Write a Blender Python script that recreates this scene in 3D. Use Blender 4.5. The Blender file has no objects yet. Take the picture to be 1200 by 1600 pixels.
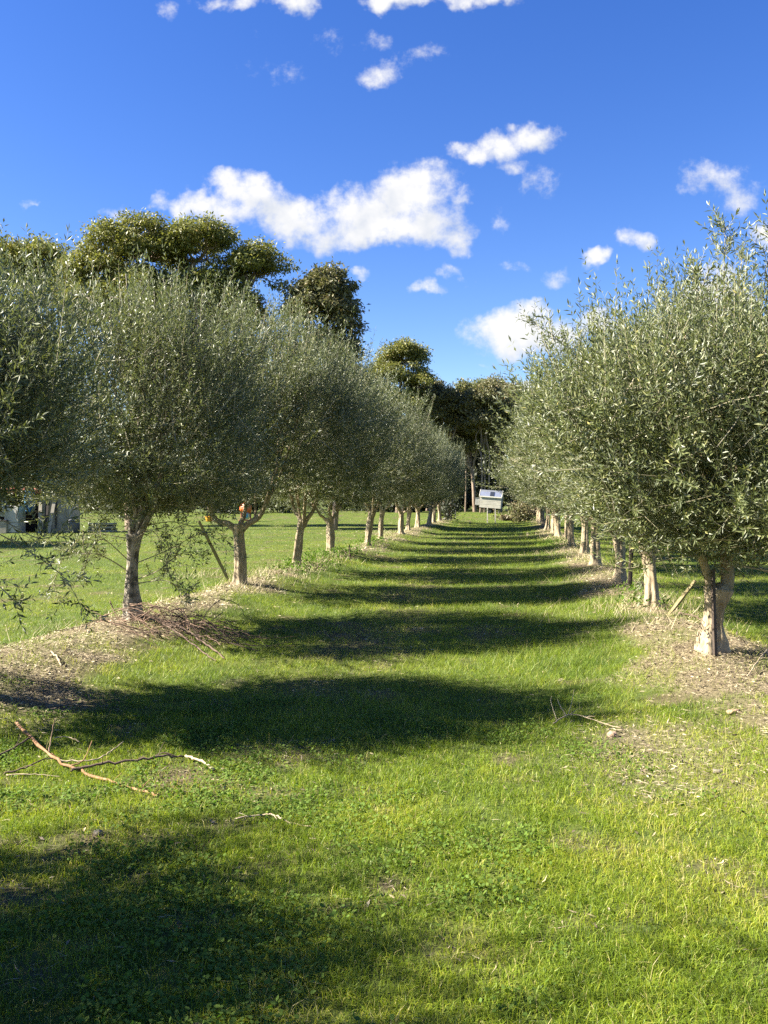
import bpy, math
import numpy as np
from mathutils import Vector, Matrix

sc = bpy.context.scene
COL = sc.collection

# ------------------------------------------------------------------ camera
F_PX, PITCH, CAM_H = 1330.0, math.radians(0.86), 1.65
cam_data = bpy.data.cameras.new("camera")
cam_data.sensor_fit = 'AUTO'
cam_data.sensor_width = 36.0
cam_data.lens = F_PX / 1600.0 * 36.0
cam_data.clip_start = 0.05
cam_data.clip_end = 6000
cam = bpy.data.objects.new("camera", cam_data)
COL.objects.link(cam)
cam.location = (0, 0, CAM_H)
cam.rotation_euler = (math.pi / 2 - PITCH, 0, 0)
sc.camera = cam

# ------------------------------------------------------------------ light
SUN_EL = math.radians(38.5)
SUN_H = np.array([-0.996, -0.07]); SUN_H /= np.linalg.norm(SUN_H)     # horizontal direction to the sun: square to the rows, from the left
SUN = np.array([SUN_H[0] * math.cos(SUN_EL), SUN_H[1] * math.cos(SUN_EL), math.sin(SUN_EL)])
sun_data = bpy.data.lights.new("sun", 'SUN')
sun_data.energy = 5.0
sun_data.angle = math.radians(0.5)
sun_data.color = (1.0, 0.93, 0.80)
sun_ob = bpy.data.objects.new("sun", sun_data)
COL.objects.link(sun_ob)
sun_ob.rotation_euler = Vector(SUN).to_track_quat('Z', 'Y').to_euler()

sc.view_settings.view_transform = 'Standard'
sc.view_settings.look = 'None'
sc.view_settings.exposure = 2.3
sc.view_settings.gamma = 1.0
sc.render.engine = 'CYCLES'
cy = sc.cycles
cy.max_bounces = 5
cy.diffuse_bounces = 3
cy.glossy_bounces = 2
cy.transmission_bounces = 3
cy.transparent_max_bounces = 4
cy.caustics_reflective = False
cy.caustics_refractive = False
cy.use_denoising = False


# ------------------------------------------------------------------ node helpers
def new_mat(name):
    m = bpy.data.materials.new(name)
    m.use_nodes = True
    nt = m.node_tree
    nt.nodes.clear()
    return m, nt


def N(nt, kind, **kw):
    n = nt.nodes.new(kind)
    for k, v in kw.items():
        if k.startswith('i_'):
            n.inputs[k[2:].replace('_', ' ')].default_value = v
        else:
            setattr(n, k, v)
    return n


def L(nt, a, b):
    nt.links.new(a, b)


def math_n(nt, op, a, b=None, c=None, clamp=False):
    n = nt.nodes.new('ShaderNodeMath')
    n.operation = op
    n.use_clamp = clamp
    for i, v in enumerate((a, b, c)):
        if v is None:
            continue
        if isinstance(v, (int, float)):
            n.inputs[i].default_value = v
        else:
            nt.links.new(v, n.inputs[i])
    return n.outputs[0]


def mixc(nt, fac, a, b):
    n = nt.nodes.new('ShaderNodeMix')
    n.data_type = 'RGBA'
    for sock, v in ((n.inputs['Factor'], fac), (n.inputs['A'], a), (n.inputs['B'], b)):
        pass
    f, A, B = n.inputs[0], n.inputs[6], n.inputs[7]
    for s, v in ((f, fac), (A, a), (B, b)):
        if isinstance(v, (int, float)):
            s.default_value = v
        elif isinstance(v, tuple):
            s.default_value = (*v, 1.0) if len(v) == 3 else v
        else:
            nt.links.new(v, s)
    return n.outputs[2]


def ramp(nt, fac, stops, interp='LINEAR'):
    n = nt.nodes.new('ShaderNodeValToRGB')
    n.color_ramp.interpolation = interp
    el = n.color_ramp.elements
    while len(el) < len(stops):
        el.new(0.5)
    for e, (p, c) in zip(el, stops):
        e.position = p
        e.color = (*c, 1.0) if len(c) == 3 else c
    if fac is not None:
        nt.links.new(fac, n.inputs[0])
    return n.outputs[0]


# ------------------------------------------------------------------ sky: clear blue with small clouds, all by world direction
world = bpy.data.worlds.new("World")
sc.world = world
world.use_nodes = True
wt = world.node_tree
wt.nodes.clear()
sky = N(wt, 'ShaderNodeTexSky', sky_type='NISHITA', sun_disc=False, sun_elevation=SUN_EL,
        sun_rotation=math.atan2(SUN_H[0], SUN_H[1]) % (2 * math.pi), altitude=50.0,
        air_density=1.0, dust_density=0.25, ozone_density=2.2)
SKY_STRENGTH = 0.05
hs = N(wt, 'ShaderNodeHueSaturation')
hs.inputs['Saturation'].default_value = 1.34
hs.inputs['Value'].default_value = 0.93
hs.inputs['Hue'].default_value = 0.520
L(wt, sky.outputs[0], hs.inputs['Color'])
tc = N(wt, 'ShaderNodeTexCoord')
sp = N(wt, 'ShaderNodeSeparateXYZ')
L(wt, tc.outputs['Generated'], sp.inputs[0])
yy = math_n(wt, 'MAXIMUM', sp.outputs[1], 0.05)
u_ = math_n(wt, 'DIVIDE', sp.outputs[0], yy)
v_ = math_n(wt, 'DIVIDE', sp.outputs[2], yy)
uv = N(wt, 'ShaderNodeCombineXYZ')
L(wt, u_, uv.inputs[0]); L(wt, v_, uv.inputs[1])


def cloud_noise(src, scale, detail, rough, lac=2.1, off=(0, 0, 0)):
    mp = N(wt, 'ShaderNodeMapping')
    mp.inputs['Location'].default_value = off
    L(wt, src, mp.inputs[0])
    n = N(wt, 'ShaderNodeTexNoise', noise_dimensions='3D')
    n.inputs['Scale'].default_value = scale
    n.inputs['Detail'].default_value = detail
    n.inputs['Roughness'].default_value = rough
    n.inputs['Lacunarity'].default_value = lac
    L(wt, mp.outputs[0], n.inputs['Vector'])
    return n


warp = cloud_noise(uv.outputs[0], 13.0, 4, 0.6)
wsub = N(wt, 'ShaderNodeVectorMath', operation='SUBTRACT'); wsub.inputs[1].default_value = (0.5, 0.5, 0.5)
L(wt, warp.outputs['Color'], wsub.inputs[0])
wsc = N(wt, 'ShaderNodeVectorMath', operation='SCALE'); wsc.inputs['Scale'].default_value = 0.062
L(wt, wsub.outputs[0], wsc.inputs[0])
wadd = N(wt, 'ShaderNodeVectorMath', operation='ADD')
L(wt, uv.outputs[0], wadd.inputs[0]); L(wt, wsc.outputs[0], wadd.inputs[1])
PUV = wadd.outputs[0]
# where each puff stands in the sky (as seen looking down the row), its half-width, half-height and density
BLOBS = [
    (470, 345, 60, 30, 1.05), (355, 330, 70, 24, 1.05), (585, 372, 100, 22, 1.05),
    (318, 322, 62, 26, 1.0), (395, 305, 62, 32, 1.05), (440, 328, 52, 30, 1.0), (268, 324, 36, 15, .85),
    (640, 305, 72, 46, 1.1), (560, 338, 70, 36, 1.05), (672, 350, 60, 46, 1.1), (520, 366, 46, 28, 1.0),
    (610, 364, 84, 28, 1.05), (700, 376, 36, 24, .95), (710, 305, 24, 20, .7), (180, 332, 30, 10, .34),
    (742, 250, 32, 15, .8), (785, 236, 42, 22, .95), (828, 214, 40, 26, .95), (848, 278, 28, 24, .6), (800, 262, 30, 14, .7),
    (335, 8, 34, 13, .6), (380, 12, 26, 14, .55), (455, 6, 40, 24, 1.0), (620, 4, 50, 20, .95), (735, 4, 64, 18, .9),
    (270, 25, 18, 14, .34), (600, 118, 40, 22, .66), (590, 76, 26, 18, .34), (650, 92, 44, 12, .2), (440, 122, 40, 12, .15),
    (520, 75, 26, 16, .12), (385, 75, 14, 12, .18), (1115, 282, 64, 26, .6), (1150, 312, 30, 32, .52),
    (930, 406, 28, 14, .85), (990, 378, 28, 19, .85), (805, 520, 74, 34, 1.05), (855, 532, 62, 26, 1.0), (820, 492, 42, 20, .9),
    (925, 512, 44, 26, .9), (832, 612, 46, 16, 1.0), (1110, 476, 66, 30, 1.0), (1112, 436, 28, 17, .75), (1030, 520, 50, 22, .8),
    (565, 426, 17, 10, .7), (695, 424, 26, 12, .48), (672, 450, 30, 10, .48), (786, 352, 13, 18, .38), (860, 428, 20, 14, .25),
    (800, 415, 14, 8, .2), (735, 438, 12, 8, .2), (50, 322, 13, 7, .44), (758, 568, 12, 7, .6),
    (1250, 380, 70, 30, .8), (-120, 300, 90, 30, .8), (1450, 180, 120, 40, .9), (-300, 120, 110, 36, .9),
]


def blob_field(src, off=(0, 0)):
    field = None
    for (bx, by, rx, ry, w) in BLOBS:
        du, dv = (bx - 600) / F_PX - off[0], (780 - by) / F_PX - off[1]
        s = N(wt, 'ShaderNodeVectorMath', operation='SUBTRACT'); s.inputs[1].default_value = (du, dv, 0)
        L(wt, src, s.inputs[0])
        m = N(wt, 'ShaderNodeVectorMath', operation='MULTIPLY'); m.inputs[1].default_value = (F_PX / rx * .8, F_PX / ry * .8, 0)
        L(wt, s.outputs[0], m.inputs[0])
        d = N(wt, 'ShaderNodeVectorMath', operation='DOT_PRODUCT')
        L(wt, m.outputs[0], d.inputs[0]); L(wt, m.outputs[0], d.inputs[1])
        f = math_n(wt, 'MULTIPLY_ADD', d.outputs['Value'], -w, w)
        field = f if field is None else math_n(wt, 'SMOOTH_MAX', field, f, 0.3)
    return math_n(wt, 'MAXIMUM', field, -2.0)


field = blob_field(PUV)
field_sunward = blob_field(PUV, (-.010, .016))
n_edge = cloud_noise(uv.outputs[0], 22.0, 7, 0.62)
fsum = math_n(wt, 'MULTIPLY_ADD', n_edge.outputs[0], 2.5, -1.5)
dens = math_n(wt, 'ADD', field, fsum)
al = N(wt, 'ShaderNodeMapRange', interpolation_type='SMOOTHSTEP')
al.inputs['From Min'].default_value = -0.18
al.inputs['From Max'].default_value = 0.82
L(wt, dens, al.inputs[0])
front = math_n(wt, 'GREATER_THAN', sp.outputs[1], 0.12)
above = math_n(wt, 'GREATER_THAN', sp.outputs[2], 0.0)
alpha = math_n(wt, 'MULTIPLY', math_n(wt, 'MULTIPLY', al.outputs[0], front), above)
alpha = math_n(wt, 'MULTIPLY', alpha, 0.97)
n_a = cloud_noise(uv.outputs[0], 16.0, 4, 0.5)
n_b = cloud_noise(uv.outputs[0], 16.0, 4, 0.5, off=(-0.012, 0.014, 0))
dif = math_n(wt, 'SUBTRACT', n_a.outputs[0], n_b.outputs[0])
edge = math_n(wt, 'SUBTRACT', field, field_sunward)
lit = math_n(wt, 'MULTIPLY_ADD', dif, 2.2, 0.70)
lit = math_n(wt, 'MULTIPLY_ADD', edge, 0.75, lit, clamp=True)
thick = N(wt, 'ShaderNodeMapRange'); thick.inputs['From Min'].default_value = 0.1; thick.inputs['From Max'].default_value = 1.1
L(wt, dens, thick.inputs[0])
ccol = mixc(wt, lit, (0.60, 0.66, 0.77), (1.0, 0.985, 0.96))
bg_sky = N(wt, 'ShaderNodeBackground'); bg_sky.inputs[1].default_value = SKY_STRENGTH
bg_cl = N(wt, 'ShaderNodeBackground'); bg_cl.inputs[1].default_value = 0.22
L(wt, hs.outputs[0], bg_sky.inputs[0]); L(wt, ccol, bg_cl.inputs[0])
mx = N(wt, 'ShaderNodeMixShader')
L(wt, alpha, mx.inputs[0]); L(wt, bg_sky.outputs[0], mx.inputs[1]); L(wt, bg_cl.outputs[0], mx.inputs[2])
wo = N(wt, 'ShaderNodeOutputWorld')
L(wt, mx.outputs[0], wo.inputs[0])


# ------------------------------------------------------------------ terrain functions
def _lat(ix, iy, seed):
    h = (ix * 374761393 + iy * 668265263 + seed * 974634541) & 0xFFFFFFFF
    h = ((h ^ (h >> 13)) * 1274126177) & 0xFFFFFFFF
    h = h ^ (h >> 16)
    return (h & 0xFFFF) / 65535.0


def vnoise(x, y, s, seed=1):
    x = np.asarray(x, float) / s
    y = np.asarray(y, float) / s
    ix, iy = np.floor(x).astype(np.int64), np.floor(y).astype(np.int64)
    fx, fy = x - ix, y - iy
    fx, fy = fx * fx * (3 - 2 * fx), fy * fy * (3 - 2 * fy)
    a, b = _lat(ix, iy, seed), _lat(ix + 1, iy, seed)
    c, d = _lat(ix, iy + 1, seed), _lat(ix + 1, iy + 1, seed)
    return (a * (1 - fx) + b * fx) * (1 - fy) + (c * (1 - fx) + d * fx) * fy


def fbm(x, y, s, seed=1, o=3):
    r, a, t = 0, 1.0, 0
    for k in range(o):
        r = r + a * vnoise(x, y, s / 2 ** k, seed + 17 * k)
        t += a
        a *= .5
    return r / t


def sstep(a, b, x):
    t = np.clip((np.asarray(x, float) - a) / (b - a), 0, 1)
    return t * t * (3 - 2 * t)


def row_l(y): return -4.54 + .145 * y
def row_r(y): return 2.0 + .147 * y


def height(x, y):
    x = np.asarray(x, float); y = np.asarray(y, float)
    fade = 1 - sstep(62, 68, y)
    h = (.21 * np.exp(-((x - row_l(y)) / .85) ** 2) + .15 * np.exp(-((x - row_r(y)) / .9) ** 2)) * fade
    h = h + .05 * (fbm(x, y, 1.6, 3) - .5) + .022 * (vnoise(x, y, .35, 9) - .5)
    h = h + .4 * sstep(60, 76, y)
    h = h - .015 * np.exp(-((x - (-1.4 + .145 * y)) / 1.1) ** 2) * fade
    far = sstep(120, 600, np.hypot(x, y))
    return h + far * 2.0


def straw_mask(x, y):
    x = np.asarray(x, float); y = np.asarray(y, float)
    n = fbm(x, y, 1.1, 21) - .5
    dl = np.abs(x - row_l(y) - .05); dr = np.abs(x - row_r(y) + .05)
    wl = np.where(y < 8.8, .82, .38); wr = np.where(y < 10, .60, .38)
    a = 1 - sstep(-.22, .3, dl - wl + n * 1.3)
    b = 1 - sstep(-.22, .3, dr - wr + n * 1.3)
    far = 1 - sstep(63, 66, y)
    m = np.maximum(a, b) * far * (.15 + 1.25 * fbm(x, y, .45, 33))
    # sparse litter reaching into the lane on the near right
    m = np.maximum(m, .72 * np.exp(-(((x - 1.75) / .5) ** 2 + ((y - 5.3) / .8) ** 2)) * (fbm(x, y, .35, 5) + .3))
    return np.clip(m, 0, 1)


_DIRT = None


def dirt_mask(x, y):
    x = np.asarray(x, float); y = np.asarray(y, float)
    m = 0
    for (cx, cy, rx, ry, w) in DIRT:
        m = np.maximum(m, w * np.exp(-(((x - cx) / rx) ** 2 + ((y - cy) / ry) ** 2)))
    n = fbm(x, y, .28, 41)
    tracks = .55 * np.exp(-((x - (-1.75 + .145 * y)) / .6) ** 2) * sstep(.52, .72, fbm(x, y, 1.5, 77)) * sstep(6, 9, y) * (1 - sstep(30, 45, y))
    small = .65 * sstep(.60, .76, fbm(x, y, .45, 91))
    return np.clip(np.maximum(np.maximum(m, tracks), small) * (.45 + 1.1 * n), 0, 1)


DIRT = []


def ray(px, py):
    a, b = (px - 600) / F_PX, (800 - py) / F_PX
    cp, spn = math.cos(PITCH), math.sin(PITCH)
    return np.array([a, cp + b * spn, b * cp - spn])


def gp(px, py, lift=0.0):
    d = ray(px, py)
    h = 0.0
    for _ in range(6):
        t = (h - CAM_H) / d[2]
        x, y = d[0] * t, d[1] * t
        h = float(height(x, y))
    return np.array([x, y, h + lift])


def at(px, py, Y):
    d = ray(px, py)
    t = Y / d[1]
    return np.array([d[0] * t, Y, CAM_H + d[2] * t])


for (px, py, rx, ry, w) in [(270, 1215, .24, .3, 1.0), (350, 1225, .15, .2, .7), (140, 1312, .16, .16, .95), (95, 1335, .14, .12, .9), (430, 1178, .42, .28, .85),
                            (520, 1185, .3, .2, .5), (250, 1300, .12, .1, .6), (600, 1020, .35, .5, .6), (640, 960, .5, .9, .5), (900, 1440, .08, .08, .7),
                            (400, 1360, .18, .12, .6), (715, 1490, .2, .1, .4), (60, 1520, .2, .15, .6), (980, 1430, .06, .06, .8), (265, 1225, .3, .25, .9),
                            (975, 1155, .3, .3, .5), (470, 1075, .5, .5, .5), (340, 1290, .2, .12, .7), (200, 1370, .2, .1, .7), (480, 1330, .16, .12, .6), (560, 1240, .18, .12, .5), (60, 1255, .14, .12, .6), (300, 1440, .2, .1, .6), (420, 1240, .3, .1, .7), (520, 1420, .14, .08, .6)]:
    c = gp(px, py)
    DIRT.append((c[0], c[1], rx, ry, w))


# ------------------------------------------------------------------ mesh helpers
def mesh_np(name, V, F, mats, MI=None, smooth=False, fattr=None, vattr=None):
    V = np.asarray(V, np.float32)
    F = [np.asarray(f, np.int32) for f in F if len(f)]
    me = bpy.data.meshes.new(name)
    me.vertices.add(len(V))
    me.vertices.foreach_set('co', V.ravel())
    tot = np.concatenate([np.full(len(f), f.shape[1], np.int32) for f in F])
    loops = np.concatenate([f.ravel() for f in F])
    me.loops.add(len(loops))
    me.loops.foreach_set('vertex_index', loops)
    me.polygons.add(len(tot))
    st = np.zeros(len(tot), np.int32)
    st[1:] = np.cumsum(tot)[:-1]
    me.polygons.foreach_set('loop_start', st)
    for m in mats:
        me.materials.append(m)
    if MI is not None:
        me.polygons.foreach_set('material_index', np.asarray(MI, np.int32))
    sm = np.full(len(tot), bool(smooth)) if not isinstance(smooth, np.ndarray) else smooth
    me.update(calc_edges=True)
    me.polygons.foreach_set('use_smooth', sm)
    for k, v in (fattr or {}).items():
        a = me.attributes.new(k, 'FLOAT', 'FACE')
        a.data.foreach_set('value', np.asarray(v, np.float32))
    for k, v in (vattr or {}).items():
        a = me.attributes.new(k, 'FLOAT', 'POINT')
        a.data.foreach_set('value', np.asarray(v, np.float32))
    return me


def obj(name, me, parent=None, loc=None, rotz=0.0):
    o = bpy.data.objects.new(name, me)
    COL.objects.link(o)
    if parent is not None:
        o.parent = parent
    if loc is not None:
        o.location = [float(c) for c in loc]
    if rotz:
        o.rotation_euler = (0, 0, rotz)
    return o


def tag(o, label=None, cat=None, group=None, kind=None):
    if label: o['label'] = label
    if cat: o['category'] = cat
    if group: o['group'] = group
    if kind: o['kind'] = kind
    return o


class MB:
    """collects quads and tris; one mesh"""
    def __init__(s):
        s.V, s.Q, s.T, s.mq, s.mt, s.n = [], [], [], [], [], 0

    def add(s, V, Q=None, T=None, m=0):
        V = np.asarray(V, float).reshape(-1, 3)
        if Q is not None and len(Q):
            s.Q.append(np.asarray(Q) + s.n); s.mq.append(np.full(len(Q), m))
        if T is not None and len(T):
            s.T.append(np.asarray(T) + s.n); s.mt.append(np.full(len(T), m))
        s.V.append(V); s.n += len(V)

    def box(s, c, size, m=0, rot=None, bev=0.0, taper=1.0):
        x, y, z = [q / 2 for q in size]
        if bev:
            b = min(bev, x * .9, y * .9, z * .9)
            P = []
            rings = [(-z, b), (-z + b, 0), (z - b, 0), (z, b)]
            for (zz, i) in rings:
                xx, yy2 = x - i, y - i
                t = taper if zz > 0 else 1
                P += [(-xx * t, (-yy2 + b * (i == 0)) * t, zz), ((-xx + b * (i == 0)) * t, -yy2 * t, zz), ((xx - b * (i == 0)) * t, -yy2 * t, zz), (xx * t, (-yy2 + b * (i == 0)) * t, zz),
                      (xx * t, (yy2 - b * (i == 0)) * t, zz), ((xx - b * (i == 0)) * t, yy2 * t, zz), ((-xx + b * (i == 0)) * t, yy2 * t, zz), (-xx * t, (yy2 - b * (i == 0)) * t, zz)]
            P = np.array(P)
            Q = [(8 * r + k, 8 * r + (k + 1) % 8, 8 * (r + 1) + (k + 1) % 8, 8 * (r + 1) + k) for r in range(3) for k in range(8)]
            Q += [(24, 25, 26, 27), (24, 27, 28, 31), (28, 29, 30, 31), (3, 2, 1, 0), (7, 4, 3, 0), (7, 6, 5, 4)]
        else:
            P = np.array([(-x, -y, -z), (x, -y, -z), (x, y, -z), (-x, y, -z), (-x * taper, -y * taper, z), (x * taper, -y * taper, z), (x * taper, y * taper, z), (-x * taper, y * taper, z)])
            Q = [(3, 2, 1, 0), (4, 5, 6, 7), (0, 1, 5, 4), (1, 2, 6, 5), (2, 3, 7, 6), (3, 0, 4, 7)]
        if rot is not None:
            P = P @ np.array(rot.to_3x3()).T
        s.add(P + np.asarray(c, float), Q, m=m)

    def tube(s, P, R, ns=8, m=0, fl=None, cap=True):
        V, Q, T = tube(P, R, ns, fl, cap)
        s.add(V, Q, T, m)

    def mesh(s, name, mats, smooth=False):
        return mesh_np(name, np.concatenate(s.V), ([np.concatenate(s.Q)] if s.Q else []) + ([np.concatenate(s.T)] if s.T else []), mats,
                       np.concatenate(s.mq + s.mt), smooth)


def tube(P, R, ns=8, fl=None, cap=True):
    P = np.asarray(P, float); R = np.asarray(R, float)
    n = len(P)
    t = np.gradient(P, axis=0)
    t /= np.linalg.norm(t, axis=1)[:, None] + 1e-9
    ref = np.array([1.0, 0.13, 0.0]) if abs(t[0][0]) < .8 else np.array([0, 1.0, .1])
    th = np.arange(ns) / ns * 2 * np.pi
    V = np.zeros((n, ns, 3))
    a = ref
    for i in range(n):
        a = a - t[i] * a.dot(t[i]); a /= np.linalg.norm(a)
        b = np.cross(t[i], a)
        r = R[i] * (fl(th, i / (n - 1)) if fl else 1.0)
        V[i] = P[i] + (np.cos(th) * r)[:, None] * a + (np.sin(th) * r)[:, None] * b
    V = V.reshape(-1, 3)
    i, k = np.meshgrid(np.arange(n - 1), np.arange(ns), indexing='ij')
    k2 = (k + 1) % ns
    Q = np.stack([i * ns + k, i * ns + k2, (i + 1) * ns + k2, (i + 1) * ns + k], -1).reshape(-1, 4)
    T = np.zeros((0, 3), int)
    if cap:
        V = np.vstack([V, P[0], P[-1]])
        kk = np.arange(ns)
        T = np.vstack([np.stack([np.full(ns, n * ns), (kk + 1) % ns, kk], -1),
                       np.stack([np.full(ns, n * ns + 1), (n - 1) * ns + kk, (n - 1) * ns + (kk + 1) % ns], -1)])
    return V, Q, T


def nrm(a):
    return a / (np.linalg.norm(a, axis=-1, keepdims=True) + 1e-9)


def rsph(rng, n):
    return nrm(rng.normal(size=(n, 3)))


def spline(pts, n):
    pts = np.asarray(pts, float)
    t = np.linspace(0, len(pts) - 1, n)
    out = np.zeros((n, pts.shape[1]))
    for j, tt in enumerate(t):
        i = min(int(tt), len(pts) - 2)
        f = tt - i
        p0, p1, p2, p3 = pts[max(i - 1, 0)], pts[i], pts[i + 1], pts[min(i + 2, len(pts) - 1)]
        out[j] = .5 * (2 * p1 + (p2 - p0) * f + (2 * p0 - 5 * p1 + 4 * p2 - p3) * f * f + (3 * p1 - p0 - 3 * p2 + p3) * f ** 3)
    return out


# ------------------------------------------------------------------ materials
def leaf_mat(name, stops, back, backmix, rough, transl, tcol):
    m, nt = new_mat(name)
    g = N(nt, 'ShaderNodeNewGeometry')
    c = ramp(nt, g.outputs['Random Per Island'], stops)
    c2 = mixc(nt, math_n(nt, 'MULTIPLY', g.outputs['Backfacing'], backmix), c, back)
    p = N(nt, 'ShaderNodeBsdfPrincipled')
    p.inputs['Roughness'].default_value = rough
    p.inputs['Specular IOR Level'].default_value = .38
    L(nt, c2, p.inputs['Base Color'])
    t = N(nt, 'ShaderNodeBsdfTranslucent')
    L(nt, mixc(nt, .65, c, tcol), t.inputs[0])
    mx = N(nt, 'ShaderNodeMixShader'); mx.inputs[0].default_value = transl
    L(nt, p.outputs[0], mx.inputs[1]); L(nt, t.outputs[0], mx.inputs[2])
    o = N(nt, 'ShaderNodeOutputMaterial')
    L(nt, mx.outputs[0], o.inputs[0])
    return m


OLIVE_LEAF = leaf_mat('olive_leaf', [(0, (.052, .068, .026)), (.5, (.098, .120, .042)), (.85, (.155, .170, .068)), (.97, (.21, .215, .095)), (1, (.30, .27, .09))],
                      (.29, .31, .21), 1.0, .42, .26, (.17, .20, .03))
GUM_LEAF = leaf_mat('gum_leaf', [(0, (.09, .11, .04)), (.6, (.155, .165, .055)), (.9, (.22, .195, .065)), (1, (.26, .18, .08))], (.13, .14, .06), .5, .5, .28, (.12, .14, .02))
GUM_OLIVE = leaf_mat('gum_leaf_yellowish', [(0, (.10, .12, .03)), (.6, (.185, .195, .045)), (.9, (.25, .235, .055)), (1, (.28, .20, .06))], (.2, .2, .07), .5, .5, .36, (.15, .16, .02))
GUM_RUST = leaf_mat('gum_leaf_rusty', [(0, (.12, .08, .03)), (.6, (.2, .115, .045)), (1, (.27, .15, .06))], (.18, .12, .06), .5, .5, .3, (.2, .1, .02))
GUM_DARK = leaf_mat('gum_leaf_dark', [(0, (.085, .095, .042)), (.6, (.145, .142, .060)), (.9, (.21, .175, .075)), (1, (.26, .17, .08))], (.17, .16, .08), .5, .5, .3, (.09, .10, .02))
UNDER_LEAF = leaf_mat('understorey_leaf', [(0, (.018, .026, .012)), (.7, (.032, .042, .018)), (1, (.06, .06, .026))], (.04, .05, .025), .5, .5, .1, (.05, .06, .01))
BRUSH_LEAF = leaf_mat('dry_brush', [(0, (.09, .07, .04)), (.6, (.14, .12, .06)), (1, (.22, .16, .09))], (.16, .13, .08), .5, .6, .15, (.2, .15, .05))
CLOVER_LEAF = leaf_mat('clover_leaf', [(0, (.052, .10, .010)), (.6, (.085, .15, .012)), (1, (.15, .20, .018))], (.08, .13, .012), .5, .8, .3, (.14, .30, .015))


def bark_mat(name, dark, mid, pale, scale=9.0, bump=.5, blotch=None):
    m, nt = new_mat(name)
    tcn = N(nt, 'ShaderNodeTexCoord')
    mp = N(nt, 'ShaderNodeMapping'); mp.inputs['Scale'].default_value = (1, 1, .38)
    L(nt, tcn.outputs['Object'], mp.inputs[0])
    n1 = N(nt, 'ShaderNodeTexNoise'); n1.inputs['Scale'].default_value = scale; n1.inputs['Detail'].default_value = 7; n1.inputs['Roughness'].default_value = .68
    n2 = N(nt, 'ShaderNodeTexNoise'); n2.inputs['Scale'].default_value = scale * 4.2; n2.inputs['Detail'].default_value = 6; n2.inputs['Roughness'].default_value = .7
    L(nt, mp.outputs[0], n1.inputs['Vector']); L(nt, mp.outputs[0], n2.inputs['Vector'])
    f = math_n(nt, 'ADD', math_n(nt, 'MULTIPLY', n1.outputs[0], .6), math_n(nt, 'MULTIPLY', n2.outputs[0], .4))
    c = ramp(nt, f, [(.33, dark), (.48, mid), (.62, pale)])
    if blotch:
        n3 = N(nt, 'ShaderNodeTexNoise'); n3.inputs['Scale'].default_value = blotch[1]; n3.inputs['Detail'].default_value = 4
        L(nt, tcn.outputs['Object'], n3.inputs['Vector'])
        c = mixc(nt, ramp(nt, n3.outputs[0], [(.50, (0, 0, 0)), (.60, (1, 1, 1))]), c, blotch[0])
    p = N(nt, 'ShaderNodeBsdfPrincipled'); p.inputs['Roughness'].default_value = .85; p.inputs['Specular IOR Level'].default_value = .25
    L(nt, c, p.inputs['Base Color'])
    b = N(nt, 'ShaderNodeBump'); b.inputs['Strength'].default_value = bump; b.inputs['Distance'].default_value = .03
    L(nt, f, b.inputs['Height']); L(nt, b.outputs[0], p.inputs['Normal'])
    o = N(nt, 'ShaderNodeOutputMaterial'); L(nt, p.outputs[0], o.inputs[0])
    return m


OLIVE_BARK = bark_mat('olive_bark', (.10, .075, .045), (.27, .215, .14), (.42, .345, .235))
OLIVE_BARK_MOTTLED = bark_mat('olive_bark_mottled', (.08, .07, .055), (.24, .205, .155), (.46, .41, .33), 7.0, .7, ((.09, .08, .062), 11.0))
TWIG = bark_mat('olive_twig', (.16, .14, .09), (.26, .23, .15), (.36, .32, .22), 20, .1)
GUM_BARK = bark_mat('gum_bark', (.09, .065, .045), (.19, .14, .10), (.30, .24, .18), 3.0, .5)
RED_TWIG = bark_mat('red_brown_twig', (.07, .044, .03), (.15, .095, .065), (.26, .18, .125), 18, .2)
DARK_TWIG = bark_mat('dark_twig', (.045, .03, .022), (.09, .06, .045), (.15, .11, .08), 18, .3)
ORANGE_TWIG = bark_mat('orange_brown_branch', (.12, .06, .028), (.23, .125, .062), (.35, .22, .125), 14, .25)
PALE_TWIG = bark_mat('pale_stick', (.20, .15, .09), (.31, .245, .16), (.42, .35, .25), 14, .2)
STAKE_WOOD = bark_mat('stake_wood', (.12, .10, .05), (.20, .165, .085), (.28, .23, .13), 8, .3)


def plain(name, col, rough=.6, metal=0.0, var=.25, scale=6.0, bump=0.0, wave=None):
    m, nt = new_mat(name)
    tcn = N(nt, 'ShaderNodeTexCoord')
    n1 = N(nt, 'ShaderNodeTexNoise'); n1.inputs['Scale'].default_value = scale; n1.inputs['Detail'].default_value = 6; n1.inputs['Roughness'].default_value = .65
    L(nt, tcn.outputs['Object'], n1.inputs['Vector'])
    c = ramp(nt, n1.outputs[0], [(.3, tuple(q * (1 - var) for q in col)), (.7, tuple(min(1, q * (1 + var * .5)) for q in col))])
    p = N(nt, 'ShaderNodeBsdfPrincipled'); p.inputs['Roughness'].default_value = rough; p.inputs['Metallic'].default_value = metal
    L(nt, c, p.inputs['Base Color'])
    if bump:
        b = N(nt, 'ShaderNodeBump'); b.inputs['Strength'].default_value = bump; b.inputs['Distance'].default_value = .02
        L(nt, n1.outputs[0], b.inputs['Height']); L(nt, b.outputs[0], p.inputs['Normal'])
    o = N(nt, 'ShaderNodeOutputMaterial'); L(nt, p.outputs[0], o.inputs[0])
    return m


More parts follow.
